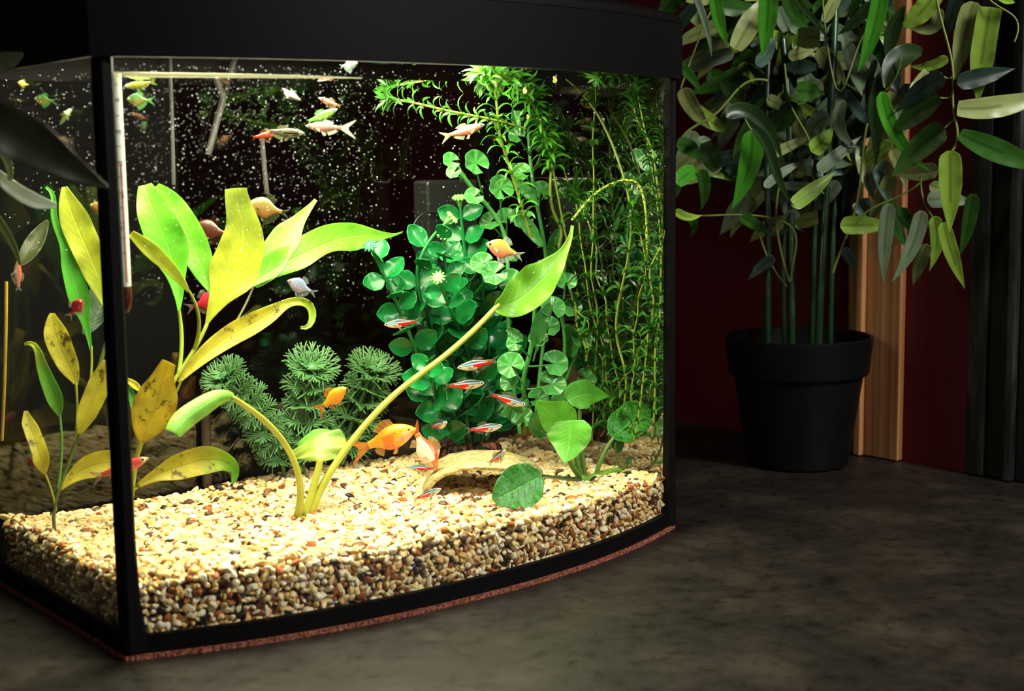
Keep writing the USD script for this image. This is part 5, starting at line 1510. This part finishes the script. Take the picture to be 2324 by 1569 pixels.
HAND = [
    ([(1550, -18), (1520, 10), (1487, 46)], [16, 23, 3], "G", -.16), ([(1745, -25), (1742, 40), (1728, 131)], [16, 22, 3], "B", -.16), ([(1622, -20), (1632, 45), (1651, 106)], [8, 15, 2], "B", -.14),
    ([(1575, -15), (1600, 50), (1615, 130)], [5, 8, 1], "S", -.15), ([(1668, 112), (1692, 70), (1728, 8)], [15, 25, 10], "O", -.06), ([(1862, 85), (1838, 85), (1811, 84)], [20, 25, 18], "O", -.06),
    ([(1790, -20), (1803, 25), (1834, 63)], [14, 20, 3], "G", -.09), ([(1805, -5), (1842, 40), (1885, 90)], [4, 7, 2], "K", -.1), ([(1782, 153), (1815, 152), (1852, 152)], [6, 16, 6], "D", -.05),
    ([(1806, 208), (1835, 208), (1873, 214)], [10, 23, 4], "G", -.08), ([(1686, 232), (1662, 210), (1629, 178)], [6, 20, 3], "K", -.1), ([(1650, 268), (1690, 250), (1738, 285), (1760, 325), (1779, 368)], [3, 16, 17, 12, 2], "K", -.14),
    ([(1706, 296), (1702, 370), (1685, 425), (1659, 477)], [8, 25, 18, 2], "B", -.13), ([(1708, 290), (1742, 330), (1762, 390), (1780, 435), (1804, 471)], [6, 12, 9, 7, 2], "K", -.15),
    ([(1842, 345), (1862, 325), (1893, 287)], [12, 20, 3], "L", -.07), ([(1752, 352), (1795, 330), (1846, 308)], [9, 12, 2], "O", -.05), ([(1798, 468), (1842, 434), (1898, 388)], [10, 18, 2], "L", -.1),
    ([(1735, 425), (1775, 392), (1832, 364)], [7, 11, 2], "S", -.07), ([(1842, 422), (1800, 423), (1755, 414)], [10, 11, 3], "S", -.06), ([(1856, 388), (1900, 352), (1956, 309)], [9, 15, 3], "S", -.08),
    ([(1914, 82), (1942, 150), (1976, 228)], [6, 20, 6], "S", -.05), ([(1922, 205), (1940, 240), (1968, 278)], [6, 13, 5], "T", -.09), ([(1917, 228), (1903, 270), (1912, 305), (1952, 338)], [5, 12, 14, 2], "S", -.09),
    ([(2000, -20), (1982, 70), (1945, 166)], [10, 20, 3], "B", -.15), ([(1958, -12), (1940, 10), (1927, 40)], [10, 10, 2], "B", -.13), ([(1976, 5), (1945, 45), (1900, 79)], [10, 14, 3], "K", -.12),
    ([(1988, 135), (1972, 190), (1968, 255)], [6, 8, 2], "D", -.13), ([(2012, 175), (1985, 270), (1990, 330), (1982, 384)], [5, 15, 10, 2], "K", -.13), ([(2010, 200), (2046, 128), (2092, 118)], [5, 26, 8], "K", -.14),
    ([(2053, 14), (2030, 62), (2016, 134)], [3, 17, 5], "K", -.12), ([(2002, 208), (2020, 280), (2056, 338), (2112, 391)], [9, 17, 14, 2], "B", -.19), ([(2125, -22), (2090, 28), (2050, 60)], [20, 24, 6], "L", -.14),
    ([(2178, -25), (2160, 35), (2151, 88)], [14, 16, 2], "D", -.22), ([(2210, 4), (2188, 90), (2167, 182)], [18, 26, 3], "O", -.23), ([(2248, 16), (2232, 110), (2219, 222)], [26, 27, 5], "L", -.24),
    ([(2172, 188), (2230, 174), (2305, 155)], [13, 21, 2], "D", -.25), ([(2142, 172), (2090, 205), (2030, 257)], [13, 22, 4], "D", -.22), ([(2132, 222), (2085, 252), (2035, 295)], [13, 25, 6], "G", -.21),
    ([(2172, 246), (2240, 245), (2335, 226)], [17, 25, 16], "O", -.25), ([(2143, 290), (2095, 328), (2023, 402)], [15, 28, 4], "G", -.22), ([(2178, 304), (2240, 332), (2340, 372)], [13, 27, 14], "G", -.25),
    ([(2156, 342), (2157, 430), (2155, 529)], [22, 26, 2], "L", -.25), ([(2128, 385), (2085, 392), (2030, 398)], [12, 19, 4], "O", -.15), ([(2265, -12), (2285, 0), (2304, 6)], [8, 10, 3], "L", -.25),
    ([(1907, 512), (1960, 511), (2031, 513)], [15, 21, 2], "L", -.13), ([(2018, 462), (2008, 555), (2005, 646)], [14, 17, 2], "S", -.17), ([(2092, 478), (2072, 555), (2023, 641)], [9, 18, 2], "S", -.17),
    ([(2118, 492), (2127, 540), (2109, 615)], [10, 16, 2], "L", -.17), ([(2106, 555), (2085, 605), (2072, 648)], [8, 15, 2], "O", -.14), ([(2140, 505), (2165, 590), (2190, 656)], [10, 17, 2], "L", -.18),
    ([(2104, 455), (2150, 452), (2211, 463)], [13, 20, 2], "S", -.16), ([(2045, 472), (2062, 505), (2085, 535)], [8, 14, 4], "G", -.12), ([(2208, 440), (2198, 510), (2176, 585)], [8, 16, 3], "G", -.16),
    ([(1912, 565), (1930, 590), (1937, 622)], [6, 12, 2], "T", -.06), ([(1757, 585), (1728, 605), (1698, 636)], [7, 13, 2], "T", -.05), ([(1856, 494), (1832, 500), (1808, 510)], [14, 16, 8], "O", -.07),
    ([(1682, 490), (1712, 508), (1750, 532)], [8, 14, 4], "G", -.06), ([(1543, 150), (1565, 170), (1592, 215)], [6, 11, 3], "G", -.12), ([(1536, 330), (1565, 335), (1590, 372)], [4, 18, 4], "G", -.12),
    ([(1534, 415), (1560, 395), (1578, 385)], [14, 20, 8], "B", -.12), ([(1590, 385), (1600, 430), (1590, 478)], [8, 14, 4], "G", -.1), ([(1532, 477), (1560, 492), (1594, 488)], [4, 10, 2], "L", -.12),
    ([(1630, 385), (1610, 350), (1600, 320)], [14, 22, 6], "K", -.1), ([(1560, 490), (1575, 510), (1567, 538)], [8, 10, 2], "G", -.08), ([(1585, 320), (1598, 316), (1615, 318)], [3, 8, 4], "S", -.13),
    ([(1740, 225), (1762, 235), (1785, 260)], [10, 14, 4], "O", -.04), ([(1790, 245), (1762, 275), (1735, 300)], [6, 13, 3], "K", -.06), ([(1794, 230), (1785, 275), (1760, 300)], [6, 18, 4], "G", -.05),
    ([(1800, 240), (1815, 290), (1836, 335)], [8, 18, 4], "O", -.03), ([(1715, 145), (1735, 130), (1760, 80)], [9, 15, 4], "T", -.05), ([(1790, 130), (1820, 120), (1860, 105)], [8, 14, 4], "O", -.04),
    ([(1870, 50), (1885, 20), (1905, -20)], [8, 14, 8], "O", -.05), ([(2098, 235), (2065, 245), (2015, 210)], [12, 18, 6], "O", -.12), ([(2090, 200), (2095, 220), (2110, 250)], [8, 14, 4], "G", -.13),
    ([(2128, 20), (2120, 60), (2060, 62)], [8, 14, 4], "O", -.12), ([(2068, 210), (2100, 165), (2112, 148)], [6, 12, 2], "O", -.12), ([(1960, 125), (1985, 155), (2005, 200)], [8, 14, 4], "S", -.06),
    ([(2150, 130), (2110, 150), (2065, 150)], [8, 12, 2], "L", -.12), ([(2110, 420), (2150, 428), (2188, 418)], [10, 15, 3], "O", -.14)]
for k, (pts, hw, c, dd) in enumerate(HAND):
    bleaf(pts, hw, c, dd, 500 + k)
# the leaves further in, smaller and seen between the others
rr = np.random.RandomState(99)
for k in range(205):
    py = -30 + 560 * rr.rand() ** 1.25
    x0, x1 = 1545, 2180
    px = x0 + (x1 - x0) * rr.rand()
    if py > 420 and (px < 1680 or rr.rand() < 0.4):
        continue
    if py > 300 and px > 1960 and rr.rand() < 0.3:
        continue
    ang = rr.choice([-1, 1]) * (0.4 + 1.1 * rr.rand()) + math.pi / 2
    ln = 85 + 70 * rr.rand()
    dx, dy = math.cos(ang) * ln, math.sin(ang) * ln
    bow = (rr.rand() - 0.5) * 24
    pts = [(px, py), (px + dx * .5 - dy / ln * bow, py + dy * .5 + dx / ln * bow), (px + dx, py + dy)]
    if max(p[1] for p in pts) > 560:
        continue
    bleaf(pts, [8 + 4 * rr.rand(), 14 + 8 * rr.rand(), 2], rr.choice(list("OSGKDTOLGSO")), -0.03 + 0.06 * rr.rand(), 700 + k, roll=40 * (rr.rand() - 0.5))
TWIGS = [([(2124, -20), (2140, 60), (2163, 170), (2164, 250), (2172, 290), (2161, 343)], 4, -.24), ([(1540, 330), (1580, 285), (1620, 262), (1690, 190), (1742, 183)], 4, -.09),
         ([(1540, 488), (1650, 488), (1735, 492), (1800, 520), (1800, 600), (1795, 640)], 3, -.05), ([(1868, -10), (1880, 120), (1905, 210), (1960, 80), (1975, 60)], 3, -.07),
         ([(1792, 640), (1770, 560), (1762, 500), (1775, 400)], 3.5, -.04), ([(1780, 145), (1786, 200), (1795, 240), (1840, 330), (1845, 400), (1870, 440)], 3, -.06),
         ([(1890, 620), (1900, 590), (1940, 480), (1958, 350), (1968, 280)], 4, -.08), ([(2090, 400), (2095, 450), (2115, 490), (2140, 510)], 3, -.15), ([(1720, 510), (1745, 590), (1785, 650)], 3, -.03),
         ([(2240, -10), (2262, 12), (2292, 30), (2302, 95)], 3, -.25), ([(2165, 172), (2150, 178), (2142, 174)], 3, -.235), ([(2165, 214), (2150, 222), (2133, 222)], 3, -.235), ([(2168, 270), (2155, 280), (2144, 290)], 3, -.235),
         ([(1680, 232), (1690, 268), (1706, 296)], 3, -.13), ([(1615, 20), (1570, 130), (1545, 200)], 3, -.08), ([(1935, 520), (1985, 470), (2030, 450), (2100, 400)], 3, -.12), ([(2010, 205), (2035, 170), (2045, 130)], 2.5, -.14)]
for pts, r, dd in TWIGS:
    L = np.array([bp_(p[0], p[1], dd) for p in pts])
    L[:, 0] = np.minimum(L[:, 0], WX - 0.03)
    put(bam, "twig", tube(L, 0.75 * r * px_size(L.mean(0)), 7), TWIG)

# ------------------------------------------------------------------ leaves of another plant beside the tank, close to the lens
sp = thing("bamboo_sprig", "loose bamboo sprig with long leaves hanging outside the flat side pane", "plant", at_y(-60, 350, -0.1))


def sl(pts, hw, c, y0, y1):
    L = np.array([at_y(p[0], p[1], y0 + (y1 - y0) * k / (len(pts) - 1)) for k, p in enumerate(pts)])
    sc = px_size(L.mean(0))
    V, F, s, t = blade(L, np.array(hw) * sc, fold=0.2, th=0.0006, n=20, seed=len(pts))
    put(sp, "leaf", (V, F), SILK, leaf_col(s, t, c, vein=-0.2))


sl([(-30, 372), (20, 420), (70, 452), (128, 466)], [4, 15, 17, 5], lin(190, 200, 170), 0.03, 0.02)
sl([(-60, 262), (60, 320), (150, 375), (245, 425)], [40, 55, 34, 3], lin(30, 40, 18), -0.17, -0.17)
sl([(-20, 330), (14, 362), (22, 410)], [5, 9, 4], lin(110, 125, 70), 0.02, 0.02)
sl([(-40, 150), (10, 140), (52, 122)], [26, 22, 3], lin(60, 70, 45), -0.05, -0.06)
sl([(-30, 470), (20, 540), (46, 602)], [10, 9, 3], lin(90, 110, 50), 0.03, 0.05)
cb = at_z(-330, 1230, 0.0)
Lc = np.array([[cb[0], cb[1], 0.06], [cb[0], cb[1], 0.25], at_y(-170, 150, -0.02), at_y(-80, -60, -0.02)])
put(sp, "cane", tube(Lc, 0.0035, 10), CANE)
J = resample(Lc, 30)[19]
for a_ in (at_y(-30, 372, 0.03), at_y(-60, 262, -0.17), at_y(-20, 330, 0.02), at_y(-40, 150, -0.05), at_y(-30, 470, 0.03)):
    put(sp, "twig", tube(np.array([J, (J + a_) / 2 + [0, 0, 0.012], a_]), 0.0012, 6), TWIG)
put(sp, "pot", lathe([(0, 0.0005), (0.045, 0.0005), (0.056, 0.075), (0.060, 0.076), (0.062, 0.098), (0.059, 0.098), (0.055, 0.08), (0, 0.078)], (cb[0], cb[1]), 48), POT, smooth=35)
